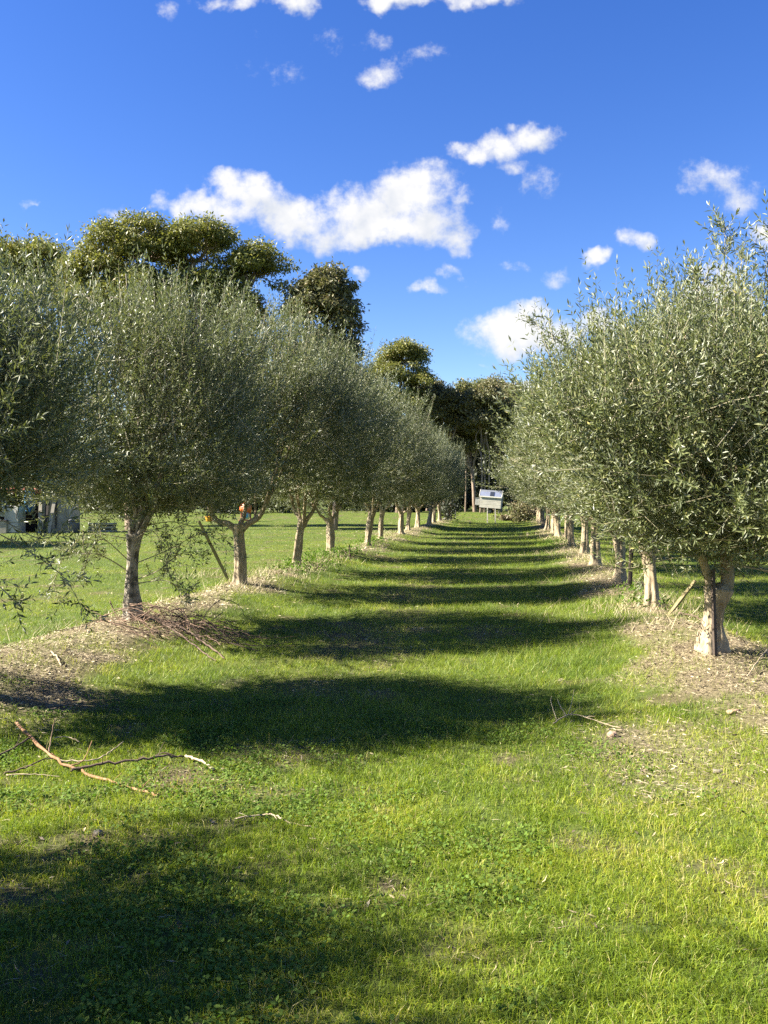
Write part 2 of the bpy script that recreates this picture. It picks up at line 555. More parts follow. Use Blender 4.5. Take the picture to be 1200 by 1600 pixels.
# ------------------------------------------------------------------ ground
def build_ground():
    def axis(c, fine, half, far):
        a = [0.0]
        step = fine
        while a[-1] < far:
            if a[-1] > half:
                step *= 1.12
            a.append(a[-1] + step)
        a = np.array(a)
        return np.unique(np.concatenate([-a, a])) + c
    xs = axis(0, .11, 13, 3500)
    yp = [0.0]; step = .11
    while yp[-1] < 3500:
        if yp[-1] > 22: step *= 1.025 if yp[-1] < 80 else 1.12
        yp.append(yp[-1] + step)
    yn = [0.0]; step = .3
    while yn[-1] < 3000:
        step *= 1.15; yn.append(yn[-1] + step)
    ys = np.unique(np.concatenate([-np.array(yn[1:]), np.array(yp)]))
    X, Y = np.meshgrid(xs, ys)
    Z = height(X, Y)
    V = np.stack([X, Y, Z], -1).reshape(-1, 3)
    nx, ny = len(xs), len(ys)
    i, k = np.meshgrid(np.arange(ny - 1), np.arange(nx - 1), indexing='ij')
    Q = np.stack([i * nx + k, i * nx + k + 1, (i + 1) * nx + k + 1, (i + 1) * nx + k], -1).reshape(-1, 4)
    st = straw_mask(X, Y).ravel(); di = dirt_mask(X, Y).ravel()
    m, nt = new_mat('meadow_soil')
    geo = N(nt, 'ShaderNodeNewGeometry')
    a1 = N(nt, 'ShaderNodeAttribute', attribute_name='straw'); a2 = N(nt, 'ShaderNodeAttribute', attribute_name='dirt')
    def nz(scale, det=6, ro=.65):
        n = N(nt, 'ShaderNodeTexNoise'); n.inputs['Scale'].default_value = scale; n.inputs['Detail'].default_value = det; n.inputs['Roughness'].default_value = ro
        L(nt, geo.outputs['Position'], n.inputs['Vector'])
        return n.outputs[0]
    fine, mid, big = nz(70, 4), nz(6), nz(.45, 4)
    g1 = ramp(nt, fine, [(.3, (.026, .044, .010)), (.55, (.060, .092, .016)), (.75, (.105, .125, .028))])
    g2 = ramp(nt, mid, [(.35, (.036, .058, .011)), (.65, (.105, .125, .022))])
    g = mixc(nt, .5, g1, g2)
    g = mixc(nt, ramp(nt, big, [(.45, (0, 0, 0)), (.7, (.55, .55, .55))]), g, (.115, .115, .024))
    so = ramp(nt, fine, [(.3, (.045, .032, .02)), (.55, (.105, .078, .048)), (.8, (.20, .15, .10))])
    sw = ramp(nt, fine, [(.25, (.08, .06, .04)), (.5, (.18, .145, .09)), (.75, (.31, .255, .16))])
    c = mixc(nt, a2.outputs['Fac'], g, so)
    c = mixc(nt, a1.outputs['Fac'], c, sw)
    p = N(nt, 'ShaderNodeBsdfPrincipled'); p.inputs['Roughness'].default_value = .95; p.inputs['Specular IOR Level'].default_value = .15
    L(nt, c, p.inputs['Base Color'])
    b = N(nt, 'ShaderNodeBump'); b.inputs['Strength'].default_value = .7; b.inputs['Distance'].default_value = .02
    L(nt, fine, b.inputs['Height']); L(nt, b.outputs[0], p.inputs['Normal'])
    o = N(nt, 'ShaderNodeOutputMaterial'); L(nt, p.outputs[0], o.inputs[0])
    me = mesh_np('ground', V, [Q], [m], None, True, vattr={'straw': st, 'dirt': di})
    tag(obj('ground', me), kind='structure')


build_ground()


# ------------------------------------------------------------------ grass
def grass_mat():
    m, nt = new_mat('grass_blade')
    a = N(nt, 'ShaderNodeAttribute', attribute_name='tone')
    c = ramp(nt, a.outputs['Fac'], [(0, (.052, .095, .011)), (.33, (.128, .188, .015)), (.6, (.205, .264, .020)), (.82, (.31, .31, .034)), (1, (.44, .38, .16))])
    d = N(nt, 'ShaderNodeBsdfPrincipled'); d.inputs['Roughness'].default_value = .5; d.inputs['Specular IOR Level'].default_value = .35
    L(nt, c, d.inputs['Base Color'])
    t = N(nt, 'ShaderNodeBsdfTranslucent')
    hv = N(nt, 'ShaderNodeHueSaturation'); hv.inputs['Value'].default_value = 1.5; hv.inputs['Saturation'].default_value = 1.05
    L(nt, c, hv.inputs['Color']); L(nt, hv.outputs[0], t.inputs[0])
    mx = N(nt, 'ShaderNodeMixShader'); mx.inputs[0].default_value = .38
    L(nt, d.outputs[0], mx.inputs[1]); L(nt, t.outputs[0], mx.inputs[2])
    o = N(nt, 'ShaderNodeOutputMaterial'); L(nt, mx.outputs[0], o.inputs[0])
    return m


GRASS = grass_mat()


def scatter(rng, d0, d1, dens, xmin=-26, xmax=15):
    """points on the ground between two distances, as far to each side as anyone near the camera could see"""
    w1 = .47 * d1 + 1.3
    a, b = max(-w1, xmin), min(w1, xmax)
    n = int((b - a) * (d1 - d0) * dens)
    x = rng.uniform(a, b, n); y = rng.uniform(d0, d1, n)
    k = np.abs(x) < .47 * y + 1.3
    return x[k], y[k]


def blades(rng, x, y, h, w, lean, tone, five):
    n = len(x)
    z = height(x, y) - .004
    B = np.stack([x, y, z], -1)
    az = rng.uniform(0, 2 * np.pi, n)
    S = np.stack([np.cos(az), np.sin(az), np.zeros(n)], -1) * (w / 2)[:, None]
    la = rng.uniform(0, 2 * np.pi, n)
    LV = np.stack([np.cos(la), np.sin(la), np.zeros(n)], -1) * (lean * h)[:, None]
    up = np.zeros((n, 3)); up[:, 2] = h
    if five:
        M = B + up * .55 + LV * .3
        T = B + up * (1 - .3 * lean[:, None]) + LV
        V = np.stack([B - S, B + S, M + S * .8, M - S * .8, T], 1).reshape(-1, 3)
        i = np.arange(n)[:, None] * 5
        return V, i + np.array([[0, 1, 2, 3]]), i + np.array([[3, 2, 4]]), tone
    T = B + up + LV
    V = np.stack([B - S, B + S, T], 1).reshape(-1, 3)
    return V, None, np.arange(n)[:, None] * 3 + np.array([[0, 1, 2]]), tone


def build_grass():
    rng = np.random.default_rng(11)
    VV, QQ, TT, tq, tt = [], [], [], [], []
    n0 = 0
    slices = [(2.2, 3.2, 19000, .85), (3.2, 4.5, 13500, .88), (4.5, 6.5, 7500, 1.0), (6.5, 9, 3200, 1.3), (9, 14, 1750, 1.5), (14, 22, 800, 1.9), (22, 35, 330, 2.5), (35, 76, 105, 3.8)]
    for (d0, d1, dens, ws) in slices:
        x, y = scatter(rng, d0, d1, dens)
        st = straw_mask(x, y); di = dirt_mask(x, y)
        tuft = fbm(x, y, .16, 55, 2)
        keep = rng.uniform(size=len(x)) < np.clip(1 - .96 * st ** .7 - .9 * di, .04, 1) * np.clip(.12 + 1.6 * tuft, 0, 1)
        x, y, st, di, tuft = x[keep], y[keep], st[keep], di[keep], tuft[keep]
        n = len(x)
        big = fbm(x, y, 1.3, 61)
        # the ungrazed strip to the right of the wheel track grows taller
        lx = x - (-4.54 + .145 * y)
        tall = sstep(.5, .75, fbm(x, y, .8, 71)) * (.35 + .9 * np.exp(-((lx - 5.3) / 1.1) ** 2) * sstep(6.5, 9, y))
        lawn = sstep(.5, 1.4, row_l(y) - x)
        h = (.022 + .030 * rng.uniform(size=n) ** 1.5 + .05 * tall * rng.uniform(size=n) + .018 * tuft) * (1 + .25 * (ws - 1))
        h *= 1 - .35 * lawn
        stalk = rng.uniform(size=n) < .011
        h = np.where(stalk & (lawn < .5), h * 2.3, h)
        w = (.0026 + .0016 * rng.uniform(size=n)) * ws
        w = np.where(stalk, w * .7, w)
        lean = np.abs(rng.normal(.85, .4, n))
        lean = np.where(stalk, lean * .5, lean)
        tone = .36 + .65 * (big - .5) + .45 * (fbm(x, y, .32, 67, 2) - .5) + .17 * rng.normal(size=n) + .35 * st + .2 * di - .10 * tall
        tone += .10 * np.exp(-((lx - 3.4) / .9) ** 2) * sstep(6, 9, y) - .03 * lawn
        tone = np.where(rng.uniform(size=n) < .03, .9 + .1 * rng.uniform(size=n), tone)
        tone = np.where(stalk, tone + .22, tone)
        V, Q, T, c = blades(rng, x, y, h, w, lean, np.clip(tone, 0, 1), d1 <= 6.5)
        VV.append(V)
        if Q is not None:
            QQ.append(Q + n0); tq.append(c)
        TT.append(T + n0); tt.append(c)
        n0 += len(V)
    me = mesh_np('grass', np.concatenate(VV), [np.concatenate(QQ), np.concatenate(TT)], [GRASS], None, False, fattr={'tone': np.concatenate(tq + tt)})
    tag(obj('grass', me), 'short bright green grass growing over the lane and the lawn', 'grass', kind='stuff')


build_grass()


def build_clover():
    rng = np.random.default_rng(12)
    x, y = scatter(rng, 2.2, 7.0, 5200, -4.2, 2.2)
    m = sstep(.46, .62, fbm(x, y, .42, 141)) * (1 - sstep(-.9, .5, x + .25 * (fbm(x, y, .6, 5) - .5) + .08 * (y - 3)))
    m = np.maximum(m, .5 * sstep(.62, .72, fbm(x, y, .5, 188)))
    m *= (1 - .9 * straw_mask(x, y)) * (1 - .9 * dirt_mask(x, y))
    k = rng.uniform(size=len(x)) < m
    x, y = x[k], y[k]
    n = len(x)
    z = height(x, y) + rng.uniform(.012, .05, n)
    P = np.stack([x, y, z], -1)
    D = nrm(rng.normal(size=(n, 3)) * np.array([1, 1, .35]))
    up = nrm(rng.normal(size=(n, 3)) * .45 + np.array([0, 0, 1]))
    S = nrm(np.cross(up, D)); D = np.cross(S, up)
    l = rng.uniform(.011, .024, n)[:, None]; w = l * rng.uniform(.55, .85, n)[:, None]
    V = np.stack([P, P + D * l * .45 + S * w * .5, P + D * l * .95 + S * w * .28, P + D * l - 0 * S, P + D * l * .95 - S * w * .28, P + D * l * .45 - S * w * .5], 1).reshape(-1, 3)
    F = np.arange(n)[:, None] * 6 + np.arange(6)[None]
    me = mesh_np('clover', V, [F], [CLOVER_LEAF])
    tag(obj('clover', me), 'low clover and weed leaves carpeting the lower left foreground', 'clover', kind='stuff')


build_clover()


def straw_matr():
    m, nt = new_mat('straw')
    a = N(nt, 'ShaderNodeAttribute', attribute_name='tone')
    c = ramp(nt, a.outputs['Fac'], [(0, (.07, .05, .035)), (.3, (.165, .13, .08)), (.65, (.345, .285, .18)), (.9, (.52, .43, .28)), (1, (.58, .52, .36))])
    d = N(nt, 'ShaderNodeBsdfPrincipled'); d.inputs['Roughness'].default_value = .7; d.inputs['Specular IOR Level'].default_value = .3
    L(nt, c, d.inputs['Base Color'])
    o = N(nt, 'ShaderNodeOutputMaterial'); L(nt, d.outputs[0], o.inputs[0])
    return m


STRAW = straw_matr()


def build_straw():
    rng = np.random.default_rng(13)
    VV, FF, tones, n0 = [], [], [], 0
    for (d0, d1, dens, ws) in [(2.2, 5, 4600, .9), (5, 9, 3400, 1.0), (9, 14, 1100, 1.5), (14, 22, 420, 2.1), (22, 66, 110, 3.4)]:
        x, y = scatter(rng, d0, d1, dens, -7, 13)
        st = straw_mask(x, y); di = dirt_mask(x, y)
        k = rng.uniform(size=len(x)) < np.maximum(st * .95, di * .14) + .008
        x, y, st, di = x[k], y[k], st[k], di[k]
        n = len(x)
        z = height(x, y) + rng.uniform(.002, .022, n) + .02 * st * rng.uniform(size=n)
        az = rng.uniform(0, np.pi * 2, n)
        up = rng.uniform(size=n) < .035
        pitch = np.where(up, rng.uniform(.5, 1.3, n), rng.normal(.05, .16, n))
        D = np.stack([np.cos(az) * np.cos(pitch), np.sin(az) * np.cos(pitch), np.sin(pitch)], -1)
        S = nrm(np.cross(D, nrm(rng.normal(size=(n, 3)) * .5 + np.array([0, 0, 1]))))
        leaf = rng.uniform(size=n) < .3
        l = np.where(leaf, rng.uniform(.03, .06, n), rng.uniform(.03, .12, n) * rng.uniform(.4, 1, n)) * (1 + .3 * (ws - 1))
        w = np.where(leaf, rng.uniform(.008, .014, n), rng.uniform(.002, .0042, n)) * ws
        P = np.stack([x, y, z], -1) - D * (l * .5)[:, None] * (~up)[:, None]
        l = l[:, None]; w = w[:, None]
        mid = P + D * l * .5 + rng.normal(size=(n, 3)) * l * .05
        V = np.stack([P, mid - S * w * .5, P + D * l, mid + S * w * .5], 1).reshape(-1, 3)
        VV.append(V); FF.append(np.arange(n)[:, None] * 4 + np.arange(4)[None] + n0); n0 += len(V)
        tones.append(np.clip(.47 + .22 * rng.normal(size=n) - .3 * leaf * rng.uniform(size=n) + .5 * (fbm(x, y, .5, 151) - .5) + .12 * sstep(9, 12, y) + .14 * (x < row_l(y) + 2.0), 0, 1))
    me = mesh_np('straw', np.concatenate(VV), [np.concatenate(FF)], [STRAW], fattr={'tone': np.concatenate(tones)})
    tag(obj('straw', me), 'dry straw, dead leaves and litter strewn along the foot of both tree rows', 'straw', kind='stuff')


build_straw()


def build_dry_grass():
    rng = np.random.default_rng(14)
    C = [(1000, 958, .5, 1.0, 900), (1050, 945, .35, .8, 400), (425, 893, .45, 1.2, 900), (500, 872, .4, 1.0, 450), (395, 915, .35, .6, 300), (930, 905, .4, 1.0, 400), (885, 868, .4, 1.5, 400),
         (250, 945, .5, .5, 220), (90, 985, .7, .6, 250), (320, 900, .4, .5, 250), (600, 835, .4, 2.5, 400), (860, 838, .4, 2.5, 400)]
    VV, tt, n0 = [], [], 0
    X, Y, H = [], [], []
    for (px, py, rx, ry, n) in C:
        c = gp(px, py)
        X.append(c[0] + rng.normal(size=n) * rx); Y.append(c[1] + rng.normal(size=n) * ry); H.append(rng.uniform(.05, .2, n))
    x, y, h = map(np.concatenate, (X, Y, H))
    n = len(x)
    V, _, T, _ = blades(rng, x, y, h, .003 + .00035 * y * rng.uniform(.4, 1, n), np.abs(rng.normal(.8, .4, n)), None, False)
    me = mesh_np('dry_grass', V, [T], [STRAW], fattr={'tone': np.clip(.64 + .15 * rng.normal(size=n), 0, 1)})
    tag(obj('dry_grass', me), 'pale dead grass tufts standing around the olive trunks', 'dry grass', kind='stuff')


build_dry_grass()


def build_weeds():
    rng = np.random.default_rng(15)
    X, Y, H = [], [], []
    for (px, py, rx, ry, n, hh) in [(485, 878, .35, .7, 190, .26), (512, 868, .3, .8, 150, .24), (545, 862, .3, .8, 120, .2), (455, 888, .25, .5, 160, .2), (580, 848, .3, 1.2, 240, .25),
                                     (1000, 945, .25, .4, 80, .2), (1000, 925, .2, .3, 40, .15), (870, 850, .3, 1.2, 160, .3)]:
        c = gp(px, py)
        X.append(c[0] + rng.normal(size=n) * rx); Y.append(c[1] + rng.normal(size=n) * ry); H.append(rng.uniform(.02, hh, n))
    x, y, h = map(np.concatenate, (X, Y, H))
    x = np.repeat(x, 5) + rng.normal(size=len(x) * 5) * .03; y = np.repeat(y, 5) + rng.normal(size=len(y) * 5) * .03
    z = height(x, y) + np.repeat(h, 5) * rng.uniform(.2, 1, len(x))
    n = len(x)
    P = np.stack([x, y, z], -1)
    D = nrm(rng.normal(size=(n, 3)) + np.array([0, 0, .4])); S = nrm(np.cross(D, rsph(rng, n)))
    l = rng.uniform(.03, .08, n)[:, None]
    V = np.stack([P, P + D * l * .5 + S * l * .2, P + D * l, P + D * l * .5 - S * l * .2], 1).reshape(-1, 3)
    me = mesh_np('weeds', V, [np.arange(n)[:, None] * 4 + np.arange(4)[None]], [CLOVER_LEAF])
    tag(obj('weeds', me), 'leafy green weeds growing between the trunks of the rows', 'weeds', kind='stuff')


build_weeds()


# ------------------------------------------------------------------ olive trees
def leaves_on_shoots(rng, B, D, Ls, pairs, leafL, leafW, bend_up=.25, twig_w=.004, twig_share=.5):
    """B, D, Ls: base, direction and length of each shoot. Opposite leaf pairs along it, each a folded lance-shaped blade."""
    n = len(B)
    side = nrm(np.cross(D, rsph(rng, n)))
    oth = np.cross(D, side)
    up = np.array([0, 0, 1.0])
    t = (np.arange(pairs) + .6)[None] / pairs * np.ones((n, 1)) + rng.uniform(-.3, .3, (n, pairs)) / pairs
    P = B[:, None] + D[:, None] * (t * Ls[:, None])[..., None] + up * ((t ** 2) * bend_up * Ls[:, None])[..., None]
    dd = nrm(D[:, None] + up * (2 * t * bend_up)[..., None])
    alt = (np.arange(pairs) % 2)[None, :, None]
    la = side[:, None] * (1 - alt) + oth[:, None] * alt
    out_P, out_D, out_S = [], [], []
    for sgn in (1, -1):
        ld = nrm(dd * rng.uniform(.45, 1.0, (n, pairs, 1)) + la * sgn * rng.uniform(.55, 1.0, (n, pairs, 1)) + rng.normal(size=(n, pairs, 3)) * .18)
        out_P.append(P.reshape(-1, 3)); out_D.append(ld.reshape(-1, 3)); out_S.append(np.broadcast_to(dd, ld.shape).reshape(-1, 3))
    # terminal leaf
    tipd = nrm(D + up * 2 * bend_up + rng.normal(size=(n, 3)) * .1)
    out_P.append(B + D * Ls[:, None] + up * (bend_up * Ls)[:, None]); out_D.append(tipd); out_S.append(side)
    P = np.concatenate(out_P); LD = np.concatenate(out_D); AX = np.concatenate(out_S)
    m = len(P)
    up_n = nrm(AX - LD * (AX * LD).sum(1)[:, None] + rng.normal(size=(m, 3)) * .35)
    S = nrm(np.cross(LD, up_n)); NR = np.cross(S, LD)
    l = (leafL * rng.uniform(.65, 1.2, m))[:, None]; w = (leafW * rng.uniform(.75, 1.2, m))[:, None]
    mid = P + LD * l * .5
    V = np.stack([P, mid + S * w * .5 + NR * w * .12, P + LD * l - NR * l * .06, mid - S * w * .5 + NR * w * .12], 1).reshape(-1, 3)
    Q = np.arange(m)[:, None] * 4 + np.arange(4)[None]
    # thin twigs
    k = rng.uniform(size=n) < twig_share
    b, d, l2, s2 = B[k], D[k], Ls[k], side[k]
    q = len(b)
    TV = np.zeros((q, 6, 3))
    for j, (tt, ww) in enumerate(((-.35, 1.0), (.45, .8), (1.0, .35))):
        c = b + d * (tt * l2)[:, None] + up * (max(tt, 0) ** 2 * bend_up * l2)[:, None]
        TV[:, 2 * j] = c - s2 * twig_w * ww * .5; TV[:, 2 * j + 1] = c + s2 * twig_w * ww * .5
    i = np.arange(q)[:, None] * 6 + len(V)
    TQ = np.concatenate([i + np.array([[0, 1, 3, 2]]), i + np.array([[2, 3, 5, 4]])])
    return np.vstack([V, TV.reshape(-1, 3)]), Q, TQ


def olive_crown(seed, rx, ry, z0, z1, nshoot, pairs, leafL, leafW, nclu=170, water=70, extra=None, ws_len=(.45, .95), sh_len=(.26, .62)):
    rng = np.random.default_rng(seed)
    nclu = int(nclu * .85); water = int(water * 1.6); nshoot = int(nshoot * .85)
    c = np.array([0, 0, (z0 + z1) / 2]); R = np.array([rx, ry, (z1 - z0) / 2])
    ph = rng.uniform(0, 6.28, 8)

    def lump(u):
        return 1 + .11 * np.sin(3 * u[:, 0] + ph[0] + 2 * u[:, 2]) + .11 * np.sin(4 * u[:, 1] + ph[1] - 3 * u[:, 2]) + .09 * np.sin(7 * u[:, 2] + ph[2] + 3 * u[:, 0])
    uc = rsph(rng, nclu)
    rad = np.where(rng.uniform(size=nclu) < .72, rng.uniform(.72, 1.0, nclu), rng.uniform(.35, .75, nclu)) + rng.normal(size=nclu) * .11
    cp = c + uc * R * (lump(uc) * rad)[:, None]
    a = rng.integers(0, nclu, int(nshoot * .91))
    b1 = cp[a] + rng.normal(size=(len(a), 3)) * np.array([.15, .15, .2])
    u2 = rsph(rng, nshoot - len(a))
    b2 = c + u2 * R * (lump(u2) * rng.uniform(.5, 1.0, len(u2)) ** .5)[:, None]
    B = np.vstack([b1, b2])
    B[:, 2] = np.maximum(B[:, 2], z0 - .12 + .3 * rng.uniform(size=len(B)) + .22 * np.hypot(B[:, 0], B[:, 1]))
    O = nrm((B - c) / R)
    D = O * .62 + np.array([0, 0, 1]) * (.58 + .35 * O[:, 2:3]) + rng.normal(size=B.shape) * .42
    D[:, 2] = np.where(D[:, 2] < -.1, D[:, 2] * .35, D[:, 2])
    D = nrm(D)
    Ls = rng.uniform(*sh_len, len(B))
    V1, Q1, T1 = leaves_on_shoots(rng, B, D, Ls, pairs, leafL, leafW)
    # upright water shoots that stand out of the top
    uw = rsph(rng, water); uw[:, 2] = np.abs(uw[:, 2]) * .9 + .25; uw = nrm(uw)
    Bw = c + uw * R * (lump(uw) * .93)[:, None]
    Dw = nrm(np.array([0, 0, 1.0]) + uw * .45 + rng.normal(size=uw.shape) * .16)
    V2, Q2, T2 = leaves_on_shoots(rng, Bw, Dw, rng.uniform(*ws_len, water), 15, leafL, leafW * 1.05, .05, .007, 1.0)
    VV = [V1, V2]; QQ = [Q1, Q2 + len(V1)]; TT = [T1, T2 + len(V1)]
    n0 = len(V1) + len(V2)
    # bare pale twigs showing through the outer leaves
    nb = 240
    ub = rsph(rng, nb)
    Pb = c + ub * R * (lump(ub) * .96)[:, None]; Pb[:, 2] = np.maximum(Pb[:, 2], z0 + .02)
    Db = nrm(np.cross(ub, rsph(rng, nb)) + ub * .35 + np.array([0, 0, .15]))
    Lb = rng.uniform(.3, .9, nb)[:, None]
    sb = nrm(np.cross(Db, ub)) * rng.uniform(.003, .006, nb)[:, None]
    bow = rsph(rng, nb) * Lb * .08
    TV = np.stack([Pb - Db * Lb * .5 - sb, Pb - Db * Lb * .5 + sb, Pb + bow - sb * .8, Pb + bow + sb * .8, Pb + Db * Lb * .5 - sb * .4, Pb + Db * Lb * .5 + sb * .4], 1).reshape(-1, 3)
    i = np.arange(nb)[:, None] * 6 + n0
    VV.append(TV); TT.append(np.concatenate([i + np.array([[0, 1, 3, 2]]), i + np.array([[2, 3, 5, 4]])])); n0 += len(TV)
    # extra long branches: each polyline carries shoots along its outer part
    for (pts, r0, ns) in (extra or []):
        P = spline(pts, 14)
        V, Q, T = tube(P, np.linspace(r0, r0 * .3, 14), 5)
        VV.append(V); TT.append(Q + n0); n0 += len(V)
        t = rng.uniform(.25, 1, ns)
        idx = np.clip((t * 13).astype(int), 0, 12)
        Bx = P[idx] + (P[idx + 1] - P[idx]) * rng.uniform(size=(ns, 1))
        tg = nrm(P[idx + 1] - P[idx])
        Dx = nrm(tg * .6 + rsph(rng, ns) * .75 + np.array([0, 0, .25]))
        V, Q, T = leaves_on_shoots(rng, Bx, Dx, rng.uniform(.15, .34, ns), 7, leafL, leafW, .1, .004, 1.0)
        VV.append(V); QQ.append(Q + n0); TT.append(T + n0); n0 += len(V)
    Q = np.concatenate(QQ); T = np.concatenate(TT)
    mi = np.concatenate([np.zeros(len(Q)), np.ones(len(T))])
    return mesh_np('crown', np.concatenate(VV), [Q, T], [OLIVE_LEAF, TWIG], mi)


def olive_trunk(seed, r0, fork, limbs, crown_c, crown_R, lean=(0, 0), bark=None, flute=.19, burls=()):
    """fluted, flared trunk that splits at the fork into limbs reaching into the crown"""
    rng = np.random.default_rng(seed)
    mb = MB()
    n = 34
    z = np.linspace(-.12, fork, n)
    t = np.clip(z / fork, 0, 1)
    wob = rng.uniform(0, 6.28, 4)
    P = np.stack([lean[0] * t + .03 * np.sin(3.1 * t + wob[0]) * t, lean[1] * t + .03 * np.sin(2.7 * t + wob[1]) * t, z], -1)
    R = r0 * (1 + .60 * np.exp(-np.maximum(z, -.05) / .10) + .10 * np.sin(7 * t + wob[2]) * (t > .05) + .28 * np.exp(-((t - 1) / .16) ** 2))
    k1, k2 = rng.integers(3, 5), rng.integers(5, 8)
    p1, p2 = rng.uniform(0, 6.28, 2)
    p3 = rng.uniform(0, 6.28)

    def fl(th, s):
        f = 1 + flute * (1 - .5 * s) * np.sin(k1 * th + p1 + 2.2 * s) + flute * .45 * np.sin(k2 * th + p2 - 3 * s) + .04 * np.sin(11 * s + 2 * th + p3)
        f += .50 * np.exp(-s / .10) * np.maximum(0, np.sin(k1 * th + p3)) ** 1.5
        f += .22 * (fbm(np.cos(th) * 1.5 + seed, np.sin(th) * 1.5 + s * 4.5, .6, 7, 2) - .5) + .30 * np.maximum(0, vnoise(np.cos(th) * 1.3 + seed * 3, np.sin(th) * 1.3 + s * 5, .5, 19) - .62)
        for (bs, bt, bw, ba) in burls:
            dth = np.angle(np.exp(1j * (th - bt)))
            f = f + ba * np.exp(-((s - bs) / bw) ** 2 - (dth / .7) ** 2)
        return f
    mb.tube(P, R, 36, 0, fl)
    top = P[-1]
    for (dx, dy, dz, rr) in limbs:
        st = top - np.array([0, 0, .16]) + np.array([dx, dy, 0]) * r0 * .25
        tip = top + np.array([dx, dy, dz])
        mid = (st * .5 + tip * .5) + np.array([dx * .12, dy * .12, -.06]) + rng.normal(size=3) * .04
        q1 = st * .8 + tip * .2 + np.array([dx * .06, dy * .06, 0])
        Pl = spline([st, q1, mid, tip], 12)
        p4 = rng.uniform(0, 6.28)
        mb.tube(Pl, np.linspace(rr, rr * .55, 12) * (1 + .07 * np.sin(np.arange(12) * 1.7 + p4)), 12, 0, lambda th, s: 1 + .09 * np.sin(3 * th + p4 + 3 * s))
        for j in range(4):
            u = nrm(np.array([dx, dy, .5 * dz]) / max(1e-3, math.hypot(dx, dy)) + rng.normal(size=3) * .65 + np.array([0, 0, .45]))
            q = tip if j < 2 else Pl[rng.integers(6, 11)]
            e = crown_c + u * crown_R * rng.uniform(.55, .8)
            Pb = spline([q - (tip - mid) * .05, q * .6 + e * .4 + rng.normal(size=3) * .1, e], 9)
            rb = rr * .45
            mb.tube(Pb, np.linspace(rb, rb * .25, 9), 7)
            for _ in range(3):
                u2 = nrm(u + rng.normal(size=3) * .5)
                e2 = crown_c + u2 * crown_R * rng.uniform(.75, .95)
                s0 = Pb[rng.integers(4, 9)]
                P2 = spline([s0, s0 * .5 + e2 * .5 + rng.normal(size=3) * .08, e2], 6)
                mb.tube(P2, np.linspace(rb * .35, .004, 6), 5)
    return mb.mesh('trunk', [bark or OLIVE_BARK], True)


V_MID = [olive_crown(100 + i, 1.75, 1.55, 1.2, 4.25, 3300, 11, .078, .0185, 140, 60) for i in range(3)]
V_RIGHT = [olive_crown(120 + i, 1.5, 1.6, 1.22, 3.8, 3000, 11, .076, .018, 130, 60) for i in range(3)]


def olive(name_label, x, y, crown_me, scale, rot, seed, r0, fork, zc, R, limbs=None, lean=(0, 0), bark=None, burls=(), group=None):
    z = float(height(x, y)) - .02
    e = bpy.data.objects.new('olive_tree', None)
    COL.objects.link(e)
    e.location = (x, y, z)
    tag(e, name_label, 'olive tree', group)
    rng = np.random.default_rng(seed)
    if limbs is None:
        a0 = rng.uniform(0, 6.28)
        k = int(rng.integers(3, 5))
        limbs = [(math.cos(a0 + 6.28 * j / k) * rng.uniform(.3, .55), math.sin(a0 + 6.28 * j / k) * rng.uniform(.3, .55), rng.uniform(.6, .95), r0 * rng.uniform(.5, .68)) for j in range(k)]
    tm = olive_trunk(seed, r0, fork, limbs, np.array([0, 0, zc]), np.array(R), lean, bark, burls=burls)
    obj('trunk', tm, e)
    c = obj('crown', crown_me, e, rotz=rot)
    c.scale = (scale[0], scale[0], scale[1])
    return e


GL, GR = 'olive trees of the left row', 'olive trees of the right row'
# ---- left row
LX = lambda y: row_l(y)
L0_extra = [([(.1, -.3, 1.3), (.6, -.6, 1.15), (.95, -.75, .9), (1.16, -.85, .75)], .006, 15), ([(.1, -.2, 1.5), (.7, -.3, 1.35), (1.1, -.4, 1.18), (1.3, -.5, 1.25)], .006, 14),
            ([(.2, .1, 1.4), (.7, .2, 1.1), (1.0, .3, .85), (1.15, .3, .6)], .006, 13)] + [
            ([(0, 0, 1.5), (dx * .5, dy * .5, 1.4), (dx, dy, 1.0), (dx * 1.15, dy * 1.2, .55)], .008, 46) for dx, dy in ((-.9, -.3), (-.6, .5), (-.3, -.7), (.08, .45), (.05, -.5), (-1.0, .2), (-.1, .1), (-.4, .1))] + [  # unseen low skirts, added so shade reaches the ground by the left bank
            ([(0, 0, 2.2), (dx * .7, dy * .5, 3.1), (dx, dy, 4.15)], .012, 70) for dx, dy in ((-.25, -.5), (-.5, .1), (-.2, .5), (-.1, 0), (-.7, -.2), (-.35, .3), (-.3, -.15))] + [  # unseen tall shoots, added to lengthen this tree's shadow across the lane
            ([(-.1, dy * .4, 1.5), (dx * .6, dy, 1.35), (dx, dy * 1.2, z_)], .008, 60) for dx, dy, z_ in ((.1, -.5, 1.15), (.0, .4, 1.05), (-.3, -.3, 1.2), (.15, 0, 1.2), (-.5, .3, .95), (-.2, .7, 1.2), (-.25, -.75, 1.1))]  # unseen foliage under the crown, added to fill the near part of its shadow
L0 = olive('olive tree cut off by the left edge of the photo, showing half its crown', LX(6.45) + .05, 6.45,
           olive_crown(201, 1.0, 1.0, 1.42, 2.8, 3700, 12, .066, .0150, 150, 26, L0_extra, ws_len=(.3, .8)), (1, 1), 0, 301, .10, 1.25, 2.5, (1.3, 1.3, 1.0), group=GL)
